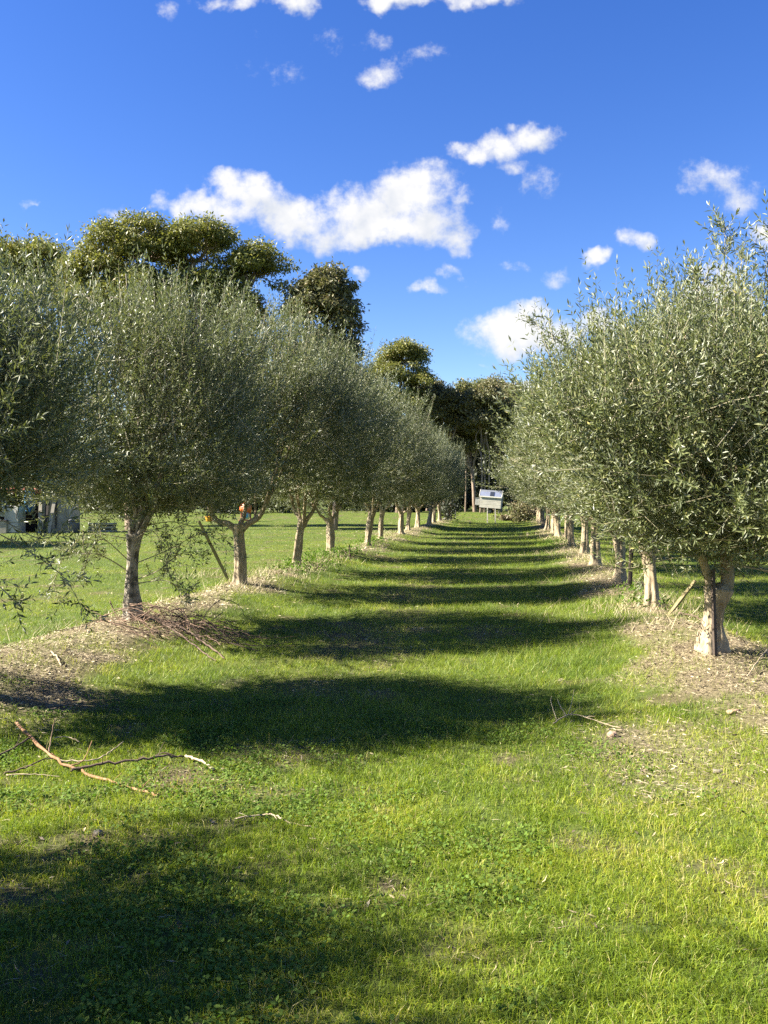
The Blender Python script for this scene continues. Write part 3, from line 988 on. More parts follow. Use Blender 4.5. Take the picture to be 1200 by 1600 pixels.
L1_extra = [([(.05, -.02, .5), (.35, -.15, .62), (.62, -.2, .82), (.95, -.25, .86)], .008, 20), ([(.05, 0, .45), (.4, -.1, .5), (.6, -.15, .42), (.75, -.2, .28)], .007, 20),
            ([(.05, 0, .7), (.4, .1, .85), (.8, .1, 1.05), (1.1, .1, 1.05)], .007, 20), ([(-.05, 0, .6), (-.35, -.1, .8), (-.7, -.2, .85), (-1.0, -.2, 1.0)], .008, 24),
            ([(-.05, -.05, .75), (-.3, -.2, 1.0), (-.45, -.25, .8), (-.5, -.3, .55)], .007, 22), ([(-.08, 0, 1.0), (-.5, -.1, 1.05), (-.8, -.15, .75), (-.9, -.15, .4)], .006, 16),
            ([(.05, -.05, 1.0), (.3, -.2, 1.1), (.45, -.25, .85), (.5, -.3, .6)], .006, 18), ([(0, 0, 1.1), (.5, 0, 1.2), (1.0, 0, 1.0), (1.25, 0, .75)], .006, 14)]
L1 = olive('olive tree with dark mottled trunk behind the heap of twigs, low leafy suckers below', LX(10.3), 10.3,
           olive_crown(202, 1.75, 1.5, 1.22, 3.8, 5600, 12, .064, .0150, 150, 80, L1_extra), (1, 1), 0, 302, .072, 1.05, 2.8, (1.6, 1.7, 1.5),
           limbs=[(-.12, -.05, .8, .045), (.20, .05, .95, .06), (.38, -.1, .85, .045), (.05, .3, .8, .05)], lean=(-.02, 0), bark=OLIVE_BARK_MOTTLED, burls=((.28, .2, .10, .35), (.12, 0, .1, .3)), group=GL)
L2 = olive('olive tree forking wide just right of the leaning wooden stake', LX(14.4), 14.4,
           olive_crown(203, 1.85, 1.65, 1.42, 3.95, 5600, 11, .068, .0160, 150, 80), (1, 1), 0, 303, .084, 1.05, 2.9, (1.7, 1.8, 1.7),
           limbs=[(-.55, -.05, .55, .062), (.55, -.05, .55, .066), (.1, .4, .7, .05)], lean=(.02, 0), burls=((.06, .3, .07, .5),), group=GL)
lab_left = ['olive tree with a short stub on its trunk, next beyond the wide forked one', 'olive tree beside green weeds, second beyond the wide forked one',
            'fifth full olive trunk from the left of the photo, left row', 'sixth full olive trunk from the left of the photo, left row', 'seventh full olive trunk from the left of the photo, left row',
            'eighth full olive trunk from the left of the photo, left row', 'fourth olive tree from the far end of the left row', 'third olive tree from the far end of the left row',
            'second olive tree from the far end of the left row', 'last olive tree at the far end of the left row']
ys = [18.2, 22.5, 26.9, 30.9, 35.4, 39.4, 43.8, 48.0, 52.2, 56.5]
rg = np.random.default_rng(5)
for i, (lab, y) in enumerate(zip(lab_left, ys)):
    s = (1.03 + .08 * rg.uniform(-1, 1), 1.0 + .005 * i + .05 * rg.uniform(-1, 1))
    jx = .15 * rg.uniform(-1, 1)
    lb = [(-.1, 0, .25, .05), (.35, .1, .8, .055), (-.3, .2, .8, .05), (.1, -.3, .8, .05)] if i == 0 else None
    olive(lab, LX(y) + jx, y, V_MID[(i + 1) % 3], s, math.pi * (i % 2) + rg.uniform(-.35, .35), 310 + i, .09 + .014 * rg.uniform(-1, 1), 1.05 + .12 * rg.uniform(-1, 1), 2.9, (1.6, 1.7, 1.6),
          limbs=lb, lean=(.16 if i in (0, 2) else .08 * rg.uniform(-1, 1), 0), group=GL)
for k, (y, lab) in enumerate([(2.1, 'olive tree just outside the left edge, its shadow falling over the lower left grass'), (-2.3, 'olive tree behind the camera at the near end of the left row')]):
    olive(lab, LX(y) - .1, y, (olive_crown(230, 1.35, 1.4, .55, 2.55, 4600, 11, .075, .018, 120, 40) if k == 0 else V_MID[0]), ((1, 1) if k == 0 else (.74, .60)), 0, 330 + k, .1, 1.2, 3.0, (1.7, 1.8, 1.6), group=GL)

# ---- right row
R1_extra = [([(-.2, -.3, 1.0), (-.6, -.5, .98), (-1.0, -.6, .9), (-1.3, -.7, .95)], .008, 7), ([(.2, -.4, .9), (.5, -.6, .8), (.8, -.8, .7), (1.0, -.9, .55)], .008, 8),
            ([(-.1, -.4, .95), (.2, -.9, .9), (.6, -1.2, .95), (1.0, -1.4, .85)], .008, 8), ([(-.3, 0, 1.1), (-.6, 0, .9), (-.75, 0, .7)], .007, 4),
            ([(.5, 0, 1.2), (.9, 0, 1.0), (1.2, 0, .7), (1.3, 0, .4)], .008, 8)] + [
            ([(x_ * .5, y_, 2.4), (x_ * .8, y_, 3.2), (x_, y_, z_)], .008, 34) for x_, y_, z_ in ((.02, -.2, 4.15), (.5, -.1, 4.1), (.35, .2, 3.95), (.75, 0, 4.0), (-.15, .1, 3.8), (.65, -.4, 3.9), (1.0, -.1, 3.8))]
R1 = olive('nearest olive tree on the right, pale trunk split into two limbs behind a rusty post', row_r(8.35) + .0, 8.35,
           olive_crown(211, 1.4, 1.5, .98, 3.15, 5000, 12, .072, .0170, 150, 90, R1_extra, ws_len=(.35, .85)), (1, 1), 0, 401, .096, .66, 2.3, (1.25, 1.35, 1.2),
           limbs=[(-.22, -.02, .45, .058), (.07, .05, .5, .092), (.28, .2, .6, .05)], lean=(.02, 0), burls=((.1, 3.1, .08, .3),), group=GR)
R2 = olive('olive tree with pale straw round its foot, left of the slanting stick', row_r(11.9), 11.9,
           olive_crown(212, 1.4, 1.6, 1.18, 3.6, 4600, 12, .070, .0165, 150, 90, [([(-.6, 0, 3.2), (-1.0, -.1, 3.4), (-1.4, -.2, 3.75), (-1.75, -.3, 3.95)], .010, 30), ([(-.5, .1, 3.0), (-.9, .1, 3.1), (-1.3, 0, 3.25), (-1.65, 0, 3.3)], .009, 26)]),
           (1, 1), 0, 402, .085, .95, 2.7, (1.6, 1.7, 1.5), lean=(-.03, 0), group=GR)
R3 = olive('olive tree with a swollen knobbly trunk beside a dark upright post', row_r(15.4), 15.4, V_RIGHT[0], (1.0, 1.0), .4, 403, .092, 1.0, 2.7, (1.6, 1.7, 1.5),
           burls=((.45, 4.7, .12, .35), (.1, 3.5, .1, .4)), group=GR)
lab_right = ['olive tree with a clean pale trunk, next beyond the knobbly one', 'olive tree with a thin stick leaning on its foot, right row', 'sixth olive trunk of the right row counted from the nearest',
             'seventh olive trunk of the right row counted from the nearest', 'eighth olive trunk of the right row counted from the nearest', 'sixth olive tree from the far end of the right row',
             'fifth olive tree from the far end of the right row', 'fourth olive tree from the far end of the right row', 'third olive tree from the far end of the right row',
             'second olive tree from the far end of the right row', 'last olive tree at the far end of the right row, beside dry brush']
ysr = [19.4, 23.4, 27.0, 30.7, 34.3, 38.2, 42.0, 45.6, 49.4, 53.2, 57.0]
for i, (lab, y) in enumerate(zip(lab_right, ysr)):
    s = (1.05 + .08 * rg.uniform(-1, 1), 1.0 + .012 * i + .05 * rg.uniform(-1, 1))
    olive(lab, row_r(y) + .12 * rg.uniform(-1, 1), y, V_RIGHT[(i + 1) % 3], s, math.pi * (i % 2) + rg.uniform(-.35, .35), 410 + i, .10 + .015 * rg.uniform(-1, 1), 1.05 + .12 * rg.uniform(-1, 1), 2.8, (1.6, 1.7, 1.5),
          lean=(.07 * rg.uniform(-1, 1), 0), group=GR)


# ------------------------------------------------------------------ gum trees and woodland
def gum_tree(label, px, Y, lobes, seed, leaf, leafL, per, clump_r, trunk_r=.22, lean=0.0, group=None, rust=(), twin=False, name='gum_tree'):
    """lobes: (dx, dy, z, rx, ry, rz, number of clumps) about the foot; leaves hang in clumps over forking limbs"""
    rng = np.random.default_rng(seed)
    x = (px - 600) / F_PX * Y
    z = float(height(x, Y))
    e = bpy.data.objects.new(name, None); COL.objects.link(e)
    e.location = (x, Y, z)
    tag(e, label, 'gum tree', group)
    cl, lb, isr = [], [], []
    for li, (dx, dy, cz, rx, ry, rz, n) in enumerate(lobes):
        u = rsph(rng, n)
        u[:, 2] = np.where(u[:, 2] < -.35, -u[:, 2] * .6, u[:, 2])
        r = rng.uniform(.45, 1.0, n) ** .6
        p = np.array([dx, dy, cz]) + u * np.array([rx, ry, rz]) * r[:, None]
        cl.append(np.column_stack([p, clump_r * rng.uniform(.65, 1.3, n)])); lb += [li] * n
        isr.append(np.full(n, li in rust))
    cl = np.concatenate(cl); isr = np.concatenate(isr)
    mb = MB()
    zt = min(c[2] for c in cl) - .5
    tops = [(np.array([lean * .5, 0, max(2.0, zt * .75)]))]
    base = np.array([0, 0, -.3])
    P = spline([base, tops[0] * .5 + rng.normal(size=3) * .1, tops[0]], 10)
    mb.tube(P, np.linspace(trunk_r * 1.2, trunk_r * .8, 10), 10)
    for li, (dx, dy, cz, rx, ry, rz, n) in enumerate(lobes):
        hub = np.array([dx, dy, cz - rz * .35])
        mid = (tops[0] + hub) / 2 + rng.normal(size=3) * .25
        P = spline([tops[0] - np.array([0, 0, .3]), mid, hub], 9)
        r1 = trunk_r * (.8 if len(lobes) == 1 else .6)
        mb.tube(P, np.linspace(r1, r1 * .6, 9), 8)
        mine = [c for c, l_ in zip(cl, lb) if l_ == li]
        subs = [hub + (c[:3] - hub) * .45 + rng.normal(size=3) * .15 for c in mine[:5]]
        for s_ in subs:
            mb.tube(spline([hub - np.array([0, 0, .15]), (hub + s_) / 2 + rng.normal(size=3) * .12, s_], 5), np.linspace(r1 * .45, r1 * .25, 5), 6)
        for c in mine:
            s_ = min(subs, key=lambda q: np.linalg.norm(q - c[:3])) if subs else hub
            mb.tube(spline([s_, (s_ + c[:3]) / 2 + rng.normal(size=3) * .12, c[:3]], 5), np.linspace(r1 * .22, r1 * .07, 5), 5)
    obj('trunk', mb.mesh('trunk', [GUM_BARK], True), e)
    cnt = (per * (cl[:, 3] / clump_r) ** 2).astype(int)
    idx = np.repeat(np.arange(len(cl)), cnt)
    m = len(idx)
    u = rsph(rng, m); u[:, 2] = np.where(u[:, 2] < 0, u[:, 2] * .55, u[:, 2])
    rr = cl[idx, 3] * (.35 + .65 * rng.uniform(size=m) ** .5) * (1 + .25 * rng.normal(size=m))
    Pp = cl[idx, :3] + u * rr[:, None] * np.array([1.12, 1.12, .72])
    D = nrm(rng.normal(size=(m, 3)) * .8 + u * .45 + np.array([0, 0, -.45])); S = nrm(np.cross(D, rsph(rng, m)))
    l = (leafL * rng.uniform(.6, 1.3, m))[:, None]; w = l * rng.uniform(.30, .48, m)[:, None]
    V = np.stack([Pp, Pp + D * l * .45 + S * w * .5, Pp + D * l, Pp + D * l * .45 - S * w * .5], 1).reshape(-1, 3)
    Q = np.arange(m)[:, None] * 4 + np.arange(4)[None]
    me = mesh_np('crown', V, [Q], [leaf, GUM_RUST], (isr[idx] & (rng.uniform(size=m) < .6)).astype(int))
    obj('crown', me, e)
    return e


GW = 'gum trees beyond the olive rows'
gum_tree('big spreading gum tree with domed yellow green crown behind the left olive row', 206, 46,
         [(-1.7, 0, 11.9, 1.7, 2.0, 1.7, 30), (0.9, 0, 12.6, 2.2, 2.0, 1.5, 30), (4.6, 0, 12.2, 1.8, 1.8, 1.4, 26), (0.54, 0, 14.8, 2.6, 2.6, 2.0, 46), (-1.66, 0, 13.3, 1.9, 2.2, 1.9, 28), (3.54, 0, 15.1, 1.9, 2.2, 1.6, 26), (6.44, 0, 13.8, 1.6, 1.8, 1.6, 26), (5.74, .4, 11.6, 1.3, 1.5, 1.1, 14), (1.54, 0, 12.4, 3.4, 2.4, 1.5, 40), (4.34, .3, 12.7, 2.2, 1.8, 1.5, 26), (1.94, 0, 10.4, 3.4, 2.2, 1.3, 24)],
         501, GUM_OLIVE, .20, 400, .68, .32, .6, rust=(7,))
gum_tree('gum tree at the left edge, mostly hidden behind the nearest olive crowns', 20, 52,
         [(-1.2, 0, 15.6, 2.6, 2.6, 2.0, 36), (1.6, 0, 15.7, 2.0, 2.2, 1.6, 26), (3.2, 0, 14.2, 1.4, 1.6, 1.3, 12), (-3.5, 0, 13, 2.2, 2.2, 1.8, 22)], 502, GUM_OLIVE, .22, 400, .80, .28)
gum_tree('narrow dark gum tree with coarse leaves standing alone against the sky', 521, 45,
         [(-0.36, 0, 12.3, 1.15, 1.2, 1.8, 34), (-1.46, 0, 11.3, 1.0, 1.2, 1.7, 26), (0.44, 0, 11.0, .8, 1.0, 1.9, 20), (-0.41, 0, 9.0, 1.6, 1.5, 2.0, 40), (-0.11, 0, 6.6, 1.5, 1.4, 1.6, 24)],
         503, GUM_DARK, .24, 250, .52, .16)
gum_tree('tall round headed gum tree with a yellowish top at the left of the far wood', 622, 80,
         [(.5, 0, 14.0, 2.0, 2.0, 1.9, 36), (-1.0, 0, 12.6, 2.0, 2.0, 1.5, 24), (1.9, 0, 12.2, 1.7, 2, 1.3, 18), (-2.8, 0, 11.2, 1.6, 1.8, 1.3, 16), (0, 0, 10.3, 3, 2.2, 1.4, 22)], 504, GUM_OLIVE, .25, 330, .78, .26, group=GW)
wood = [
    (575, 86, 12.6, 2.6, 'low dark gum tree at the left end of the far wood'),
    (668, 90, 13.8, 2.3, 'gum tree right beside the tall round headed one in the far wood'),
    (694, 82, 12.5, 2.9, 'brownish gum tree with long bare pale trunk left of the white hut'),
    (742, 84, 12.9, 3.0, 'brownish gum tree rising straight behind the white hut'),
    (772, 92, 14.2, 2.6, 'gum tree standing farther back between the two above the white hut'),
    (802, 84, 12.9, 2.3, 'gum tree with dark rounded top just right of the white hut'),
    (868, 88, 12.9, 2.6, 'gum tree showing over the far end of the right olive row'),
    (530, 92, 11.5, 2.8, 'gum tree hidden for the most part behind the left row in the far wood'),
    (715, 96, 13.4, 2.6, 'dark gum tree deep in the far wood above the far olives'),
]
for i, (px, Y, top, rx, lab) in enumerate(wood):
    q = np.random.default_rng(600 + i)
    lobes = [(q.uniform(-.4, .4), 0, top - 1.7, rx * .72, rx * .7, 1.6, 28), (-rx * .5, 0, top - 2.9, rx * .6, rx * .6, 1.5, 20), (rx * .55, 0, top - 2.7, rx * .55, rx * .6, 1.5, 20),
             (q.uniform(-.5, .5), 0, top - 4.6, rx * .85, rx * .7, 1.4, 22), (q.uniform(-.8, .8), .5, top - 6.4, rx * .6, rx * .5, 1.0, 9)]
    gum_tree(lab, px, Y, lobes, 620 + i, GUM_DARK if i % 3 else GUM_LEAF, .25, 300, .80, .17 + .05 * q.uniform(), q.uniform(-.6, .6), GW)
# slender poles between them
for i, (px, Y, top, lab) in enumerate([(750, 80, 12, 'slender gum tree with sunlit bare trunk, leftmost of the thin poles behind the hut'), (757, 81, 11.6, 'slender gum tree with sunlit bare trunk, second of the thin poles behind the hut'),
                                        (765, 80.5, 12.3, 'slender gum tree with sunlit bare trunk, third of the thin poles behind the hut'), (784, 81, 11, 'slender gum tree with a reddish trunk rising from the right end of the hut'),
                                        (727, 84, 11, 'slender gum tree in the gloom left of the thin sunlit poles')]):
    q = np.random.default_rng(650 + i)
    gum_tree(lab, px, Y, [(q.uniform(-.3, .3), 0, top - 1.5, 1.1, 1.2, 1.5, 14), (q.uniform(-.4, .4), 0, top - 3.6, 1.2, 1.1, 1.2, 9)], 660 + i, GUM_DARK, .25, 260, .7, .075, q.uniform(-.3, .3), 'slender gums behind the hut')
# a tall tree far outside the left edge that throws the long shade over the lawn
gum_tree('tall gum tree far outside the left edge, its shade lying across the left lawn', -617, 29.5, [(0, 0, 10, 3.0, 2.4, 2.2, 60), (1.5, .5, 8, 2.5, 2, 1.8, 40)], 690, GUM_OLIVE, .3, 240, .85, .25)


def leaf_mass(name, label, cat, boxes, seed, leaf, leafL, kind='stuff'):
    rng = np.random.default_rng(seed)
    PP = []
    for (x0, x1, y0, y1, h, n) in boxes:
        nc = max(6, int((x1 - x0) * .9))
        cx = rng.uniform(x0, x1, nc); cyy = rng.uniform(y0, y1, nc); ch = h * rng.uniform(.5, 1.0, nc); cr = rng.uniform(.8, 1.7, nc)
        k = rng.integers(0, nc, n)
        u = rsph(rng, n) * (rng.uniform(size=(n, 1)) ** .4)
        p = np.stack([cx[k] + u[:, 0] * cr[k], cyy[k] + u[:, 1] * cr[k], np.abs(ch[k] * .5 + u[:, 2] * ch[k] * .5)], -1)
        p[:, 2] += height(p[:, 0], p[:, 1])
        PP.append(p)
    P = np.concatenate(PP); m = len(P)
    D = nrm(rng.normal(size=(m, 3)) + np.array([0, 0, .2])); S = nrm(np.cross(D, rsph(rng, m)))
    l = (leafL * rng.uniform(.5, 1.4, m))[:, None]; w = l * rng.uniform(.3, .55, m)[:, None]
    V = np.stack([P, P + D * l * .45 + S * w * .5, P + D * l, P + D * l * .45 - S * w * .5], 1).reshape(-1, 3)
    return tag(obj(name, mesh_np(name, V, [np.arange(m)[:, None] * 4 + np.arange(4)[None]], [leaf])), label, cat, kind=kind)


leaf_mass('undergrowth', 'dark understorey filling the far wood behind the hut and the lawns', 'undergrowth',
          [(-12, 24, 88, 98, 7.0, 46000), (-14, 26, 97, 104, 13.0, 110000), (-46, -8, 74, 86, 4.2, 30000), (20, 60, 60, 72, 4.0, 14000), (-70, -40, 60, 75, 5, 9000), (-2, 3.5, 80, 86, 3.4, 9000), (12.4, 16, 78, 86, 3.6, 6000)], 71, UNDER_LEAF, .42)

exec_marker = None
# ------------------------------------------------------------------ white hut on legs at the far end
HUT_WHITE = plain('hut_cladding', (.40, .375, .31), .6, 0, .18, 2.5)
HUT_TRIM = plain('hut_trim', (.55, .53, .45), .5, 0, .12, 4)
HUT_ROOF = plain('hut_roof_metal', (.50, .53, .57), .25, .75, .15, 1.5)
HUT_DARK = plain('dark_panel', (.025, .03, .04), .15, 0, .3, 2)
HUT_GREY = plain('grey_board', (.26, .26, .23), .7, 0, .25, 3)
RUST = plain('rusty_steel', (.075, .055, .042), .8, .2, .5, 20, .3)
STEEL = plain('dull_steel', (.20, .19, .17), .6, .5, .3, 15)
RUBBER = plain('tyre_rubber', (.02, .02, .02), .8, 0, .3, 9)


def part(name, mb, mats, parent, smooth=False):
    return obj(name, mb.mesh(name, mats, smooth), parent)


def build_hut():
    c = gp(763, 801.5)
    e = bpy.data.objects.new('mobile_hut', None); COL.objects.link(e)
    x = (766 - 600) / F_PX * 75.0
    e.location = (x, 75.0, float(height(x, 75.0)))
    e.rotation_euler = (0, math.radians(4.2), math.radians(-13))
    tag(e, 'small white weatherboard hut on legs with a shiny metal roof at the lane end', 'hut')
    W, Dp = 1.86, 1.5
    z0, z1 = .50, 1.50
    b = MB()
    nb = 7
    for i in range(nb):
        hh = (z1 - z0) / nb
        zc = z0 + hh * (i + .5)
        b.box((0, 0, zc), (W - .012 * (i % 2), Dp - .012 * (i % 2), hh - .006), 0)
    b.box((0, 0, (z0 + z1) / 2), (W - .05, Dp - .05, z1 - z0 - .01), 1)
    # gable ends
    for s in (-1, 1):
        P = [(s * (W / 2), -Dp / 2, z1), (s * (W / 2), Dp / 2, z1), (s * (W / 2), .12, z1 + .50), (s * (W / 2), -.12, z1 + .50),
             (s * (W / 2 - .05), -Dp / 2, z1), (s * (W / 2 - .05), Dp / 2, z1), (s * (W / 2 - .05), .12, z1 + .50), (s * (W / 2 - .05), -.12, z1 + .50)]
        b.add(P, [(0, 1, 2, 3), (7, 6, 5, 4), (0, 3, 7, 4), (1, 5, 6, 2), (3, 2, 6, 7)], m=0)
    part('body', b, [HUT_WHITE, HUT_GREY], e)
    r = MB()
    prof = [(-Dp / 2 - .06, z1 + .0), (-.42, z1 + .36), (-.12, z1 + .53), (.12, z1 + .53), (.42, z1 + .36), (Dp / 2 + .06, z1 + .0)]
    nx = 40
    xs = np.linspace(-W / 2 - .03, W / 2 + .03, nx)
    V = []
    for (yy0, zz) in prof:
        for k, xx in enumerate(xs):
            V.append((xx, yy0, zz + .02 + (.008 if k % 2 else 0)))
    for (yy0, zz) in prof:
        for k, xx in enumerate(xs):
            V.append((xx, yy0, zz))
    np_ = len(prof)
    Q = []
    for a in range(np_ - 1):
        for k in range(nx - 1):
            Q.append((a * nx + k, a * nx + k + 1, (a + 1) * nx + k + 1, (a + 1) * nx + k))
            o2 = np_ * nx
            Q.append((o2 + (a + 1) * nx + k, o2 + (a + 1) * nx + k + 1, o2 + a * nx + k + 1, o2 + a * nx + k))
    r.add(V, Q)
    roof = part('roof', r, [HUT_ROOF], e)
    sl = math.atan2(.36, .39)
    v = MB(); v.box((.12, -.61, z1 + .235), (.36, .50, .03), 0, Matrix.Rotation(math.atan2(.36, Dp / 2 + .06 - .42), 4, 'X'))
    part('vent_panel', v, [HUT_DARK], roof)
    for s in (-1, 1):
        t = MB()
        t.box((0, s * (Dp / 2 + .075), z1 - .03), (W + .12, .035, .10))
        part('fascia', t, [HUT_TRIM], e)
    for s in (-1, 1):
        g = MB()
        for (a, c2) in zip(prof[:-1], prof[1:]):
            mid = np.array([s * (W / 2 + .045), (a[0] + c2[0]) / 2, (a[1] + c2[1]) / 2 + .01])
            g.box(mid, (.035, math.hypot(c2[0] - a[0], c2[1] - a[1]) + .03, .08), 0, Matrix.Rotation(math.atan2(c2[1] - a[1], c2[0] - a[0]), 4, 'X'))
        part('barge_board', g, [HUT_TRIM], e)
    n = MB()
    n.box((-W / 2 - .20, -.1, .98), (.36, 1.0, .62), 0, None, .02)
    n.box((-W / 2 - .20, -.1, 1.31), (.42, 1.06, .03), 0, Matrix.Rotation(math.radians(-6), 4, 'Y'))
    part('nest_box', n, [HUT_GREY], e)
    f = MB()
    f.box((0, -.6, .46), (W, .07, .07)); f.box((0, .6, .46), (W, .07, .07)); f.box((-.8, 0, .455), (.07, 1.2, .05)); f.box((.8, 0, .455), (.07, 1.2, .05))
    part('chassis', f, [RUST], e)
    for sx in (-.78, .78):
        for sy in (-.62, .62):
            l = MB(); l.box((sx, sy, .14), (.06, .06, .62)); l.box((sx, sy, -.15), (.16, .16, .03))
            part('leg', l, [RUST if sx < 0 else STEEL], e)
    for sy in (-.45, .45):
        w = MB()
        th = np.linspace(0, 2 * np.pi, 25)
        Pc = np.stack([.18 * np.cos(th), np.full(25, sy), .2 + .18 * np.sin(th)], -1)
        w.tube(Pc, np.full(25, .055), 8, 0, None, False)
        wo2 = part('wheel', w, [RUBBER], e, True)
        h = MB(); h.tube([(0, sy - .05, .2), (0, sy + .05, .2)], [.13, .13], 14)
        part('rim', h, [STEEL], wo2)
    d = MB()
    d.tube(spline([(W / 2 - .2, -.3, .45), (W / 2 + .5, 0, .38), (W / 2 + .62, 0, .38)], 6), np.full(6, .03), 6)
    d.tube(spline([(W / 2 - .2, .3, .45), (W / 2 + .5, 0, .38), (W / 2 + .62, 0, .38)], 6), np.full(6, .03), 6)
    part('drawbar', d, [STEEL], e)


build_hut()


def post(label, foot, top, r, mat, name='stake', cat='stake', square=True, group=None, notch=False):
    foot = np.asarray(foot, float); top = np.asarray(top, float)
    ln = np.linalg.norm(top - foot)
    mb = MB()
    n = 7
    P = np.stack([np.zeros(n), np.zeros(n), np.linspace(-.15, ln, n)], -1)
    P[:, 0] += np.sin(np.linspace(0, 3, n)) * .006 * ln
    R = np.full(n, r); R[-1] *= .9; R[0] *= .3
    if mat in (RUST, STEEL):      # star section picket with holes' worth of notches
        mb.tube(P, R, 12, 0, lambda th, s: .45 + .75 * np.maximum(0, np.cos(1.5 * th)) ** 4)
    else:
        mb.tube(P, R, 4 if square else 9, 0, lambda th, s: 1 + .06 * np.sin(9 * s + 2 * th))
        mb.tube([(0, 0, ln), (0, 0, ln + .012)], [r * .9, r * .55], 4 if square else 9)
    o = obj(name, mb.mesh(name, [mat], not square and mat not in (RUST, STEEL)))
    o.location = foot
    o.rotation_euler = Vector(top - foot).to_track_quat('Z', 'Y').to_euler()
    return tag(o, label, cat, group)


# leaning stake of the left row
f = gp(357, 907)
post('leaning weathered wooden stake left of the wide forked olive trunk', f, at(311, 815, f[1] - .3), .033, STAKE_WOOD)
f = gp(1119, 1028)
post('rusty upright steel post right in front of the nearest pale trunk', f, at(1115, 890, f[1] + .02), .034, RUST, 'steel_post', 'post')
f = gp(1045, 961)
post('slanting grey stick propped between the nearest two trunks of the right row', f, at(1086, 908, f[1] - .1), .026, STAKE_WOOD)
f = gp(983, 917)
post('dark upright post beside the knobbly trunk of the right row', f, at(985.5, 845, f[1]), .042, RUST, 'steel_post', 'post')
f = gp(919, 864)
post('thin pale stick leaning at a trunk foot, far along the right row', f, at(925, 842, f[1]), .022, PALE_TWIG, square=False)
f = gp(130, 860)
post('thin white peg standing in the left lawn near the shed', f, at(130, 828, f[1]), .018, PALE_TWIG, 'peg', 'peg', False)
f = gp(548, 872)
post('short dark peg among the weeds of the left row', f, at(546, 852, f[1]), .02, DARK_TWIG, 'peg', 'peg', False)
f = gp(762, 813)
post('thin dark pole standing in the grass before the white hut, left of two', f, at(762, 791, f[1]), .045, STEEL, 'pole', 'pole', False)
f = gp(774.3, 812)
post('thin dark pole standing in the grass before the white hut, right of two', f, at(774, 794, f[1]), .04, STEEL, 'pole', 'pole', False)
f = gp(712, 811)
post('thin pole at the far end of the left olive row', f, at(712, 796, f[1]), .025, STEEL, 'pole', 'pole', False)


# ------------------------------------------------------------------ branches and twigs lying about
def stick(label, pts, r0, r1, mat, name='branch', cat='branch', side=(), group=None, seed=0, ns=8):
    """pts: world points; side: [(t, dx, dy, dz, r)] twigs leaving the stem"""
    rng = np.random.default_rng(seed)
    pts = np.asarray(pts, float)
    o0 = pts[0].copy()
    P = spline(pts - o0, max(10, 5 * len(pts)))
    n = len(P)
    P = P + rng.normal(size=P.shape) * r0 * .5
    mb = MB()
    R = np.linspace(r0, r1, n) * (1 + .14 * rng.normal(size=n))
    mb.tube(P, R, ns)
    for (t, dx, dy, dz, r) in side:
        s = P[min(n - 1, int(t * (n - 1)))]
        d = np.array([dx, dy, dz])
        mb.tube(spline([s, s + d * .5 + rng.normal(size=3) * np.linalg.norm(d) * .08, s + d], 7), np.linspace(r, r * .4, 7), 6)
    o = obj(name, mb.mesh(name, [mat], True))
    o.location = o0
    return tag(o, label, cat, group)


def G(px, py, lift=.01):
    return gp(px, py, lift)


stick('long orange brown branch arching over the grass at the lower left', [G(25, 1150, .09), G(80, 1194, .055), G(130, 1212, .022), G(180, 1228, .02), G(225, 1240, .014), G(247, 1246, .012)], .0105, .007, ORANGE_TWIG,
      side=[(.32, .10, .12, .12, .005), (.30, -.08, .06, .05, .005), (.6, .05, .02, .05, .003), (.78, .06, .02, .06, .003), (.12, -.04, -.05, .05, .004)], seed=1)
stick('dark bent branch running from the orange branch towards the mossy patch', [G(112, 1212, .03), G(150, 1208, .05), G(215, 1200, .05), G(262, 1192, .04), G(288, 1187, .02)], .009, .006, DARK_TWIG,
      side=[(.5, .05, -.02, .04, .003), (.85, -.18, -.03, -.02, .005), (.3, .02, -.06, .06, .003), (.7, .03, .05, .08, .003)], seed=2)
stick('pale broken stick end lying at the tip of the dark branch', [G(289, 1187, .03), G(312, 1196, .03), G(335, 1207, .02)], .008, .007, PALE_TWIG, 'stick', 'stick', seed=3)
stick('thin pale twig curving above the dark branch', [G(92, 1196, .03), G(140, 1198, .04), G(168, 1192, .06), G(192, 1180, .09)], .0055, .003, PALE_TWIG, 'twig', 'twig', seed=4)
stick('dark twig entering the photo from the left edge beside the orange branch', [G(-30, 1200, .03), G(15, 1186, .06), G(48, 1172, .08)], .007, .005, DARK_TWIG, 'twig', 'twig', side=[(.6, .02, .05, .08, .003)], seed=5)
stick('grey tangled twig lying under the left end of the orange branch', [G(5, 1214, .02), G(40, 1210, .04), G(68, 1200, .05), G(100, 1192, .03)], .006, .003, DARK_TWIG, 'twig', 'twig', side=[(.3, .12, -.03, .02, .003), (.5, .08, .05, .03, .003)], seed=6)
stick('pale twig lying flat below the tangled grey twig', [G(10, 1216, .02), G(55, 1217, .03), G(95, 1219, .02)], .004, .002, PALE_TWIG, 'twig', 'twig', seed=7)
stick('short pale twig in the grass above the orange branch', [G(86, 1162, .04), G(105, 1163, .05), G(125, 1166, .03)], .004, .003, PALE_TWIG, 'twig', 'twig', seed=8)
stick('upright reddish twig beside the orange branch', [G(76, 1185, .03), G(80, 1178, .1), G(86, 1176, .22)], .005, .003, RED_TWIG, 'twig', 'twig', seed=9)
stick('thin pale stick lying in the grass below the centre left', [G(368, 1285, .02), G(420, 1282, .035), G(450, 1290, .02), G(495, 1297, .015)], .006, .003, PALE_TWIG, 'stick', 'stick', side=[(.45, .02, -.05, .0, .003)], seed=10)
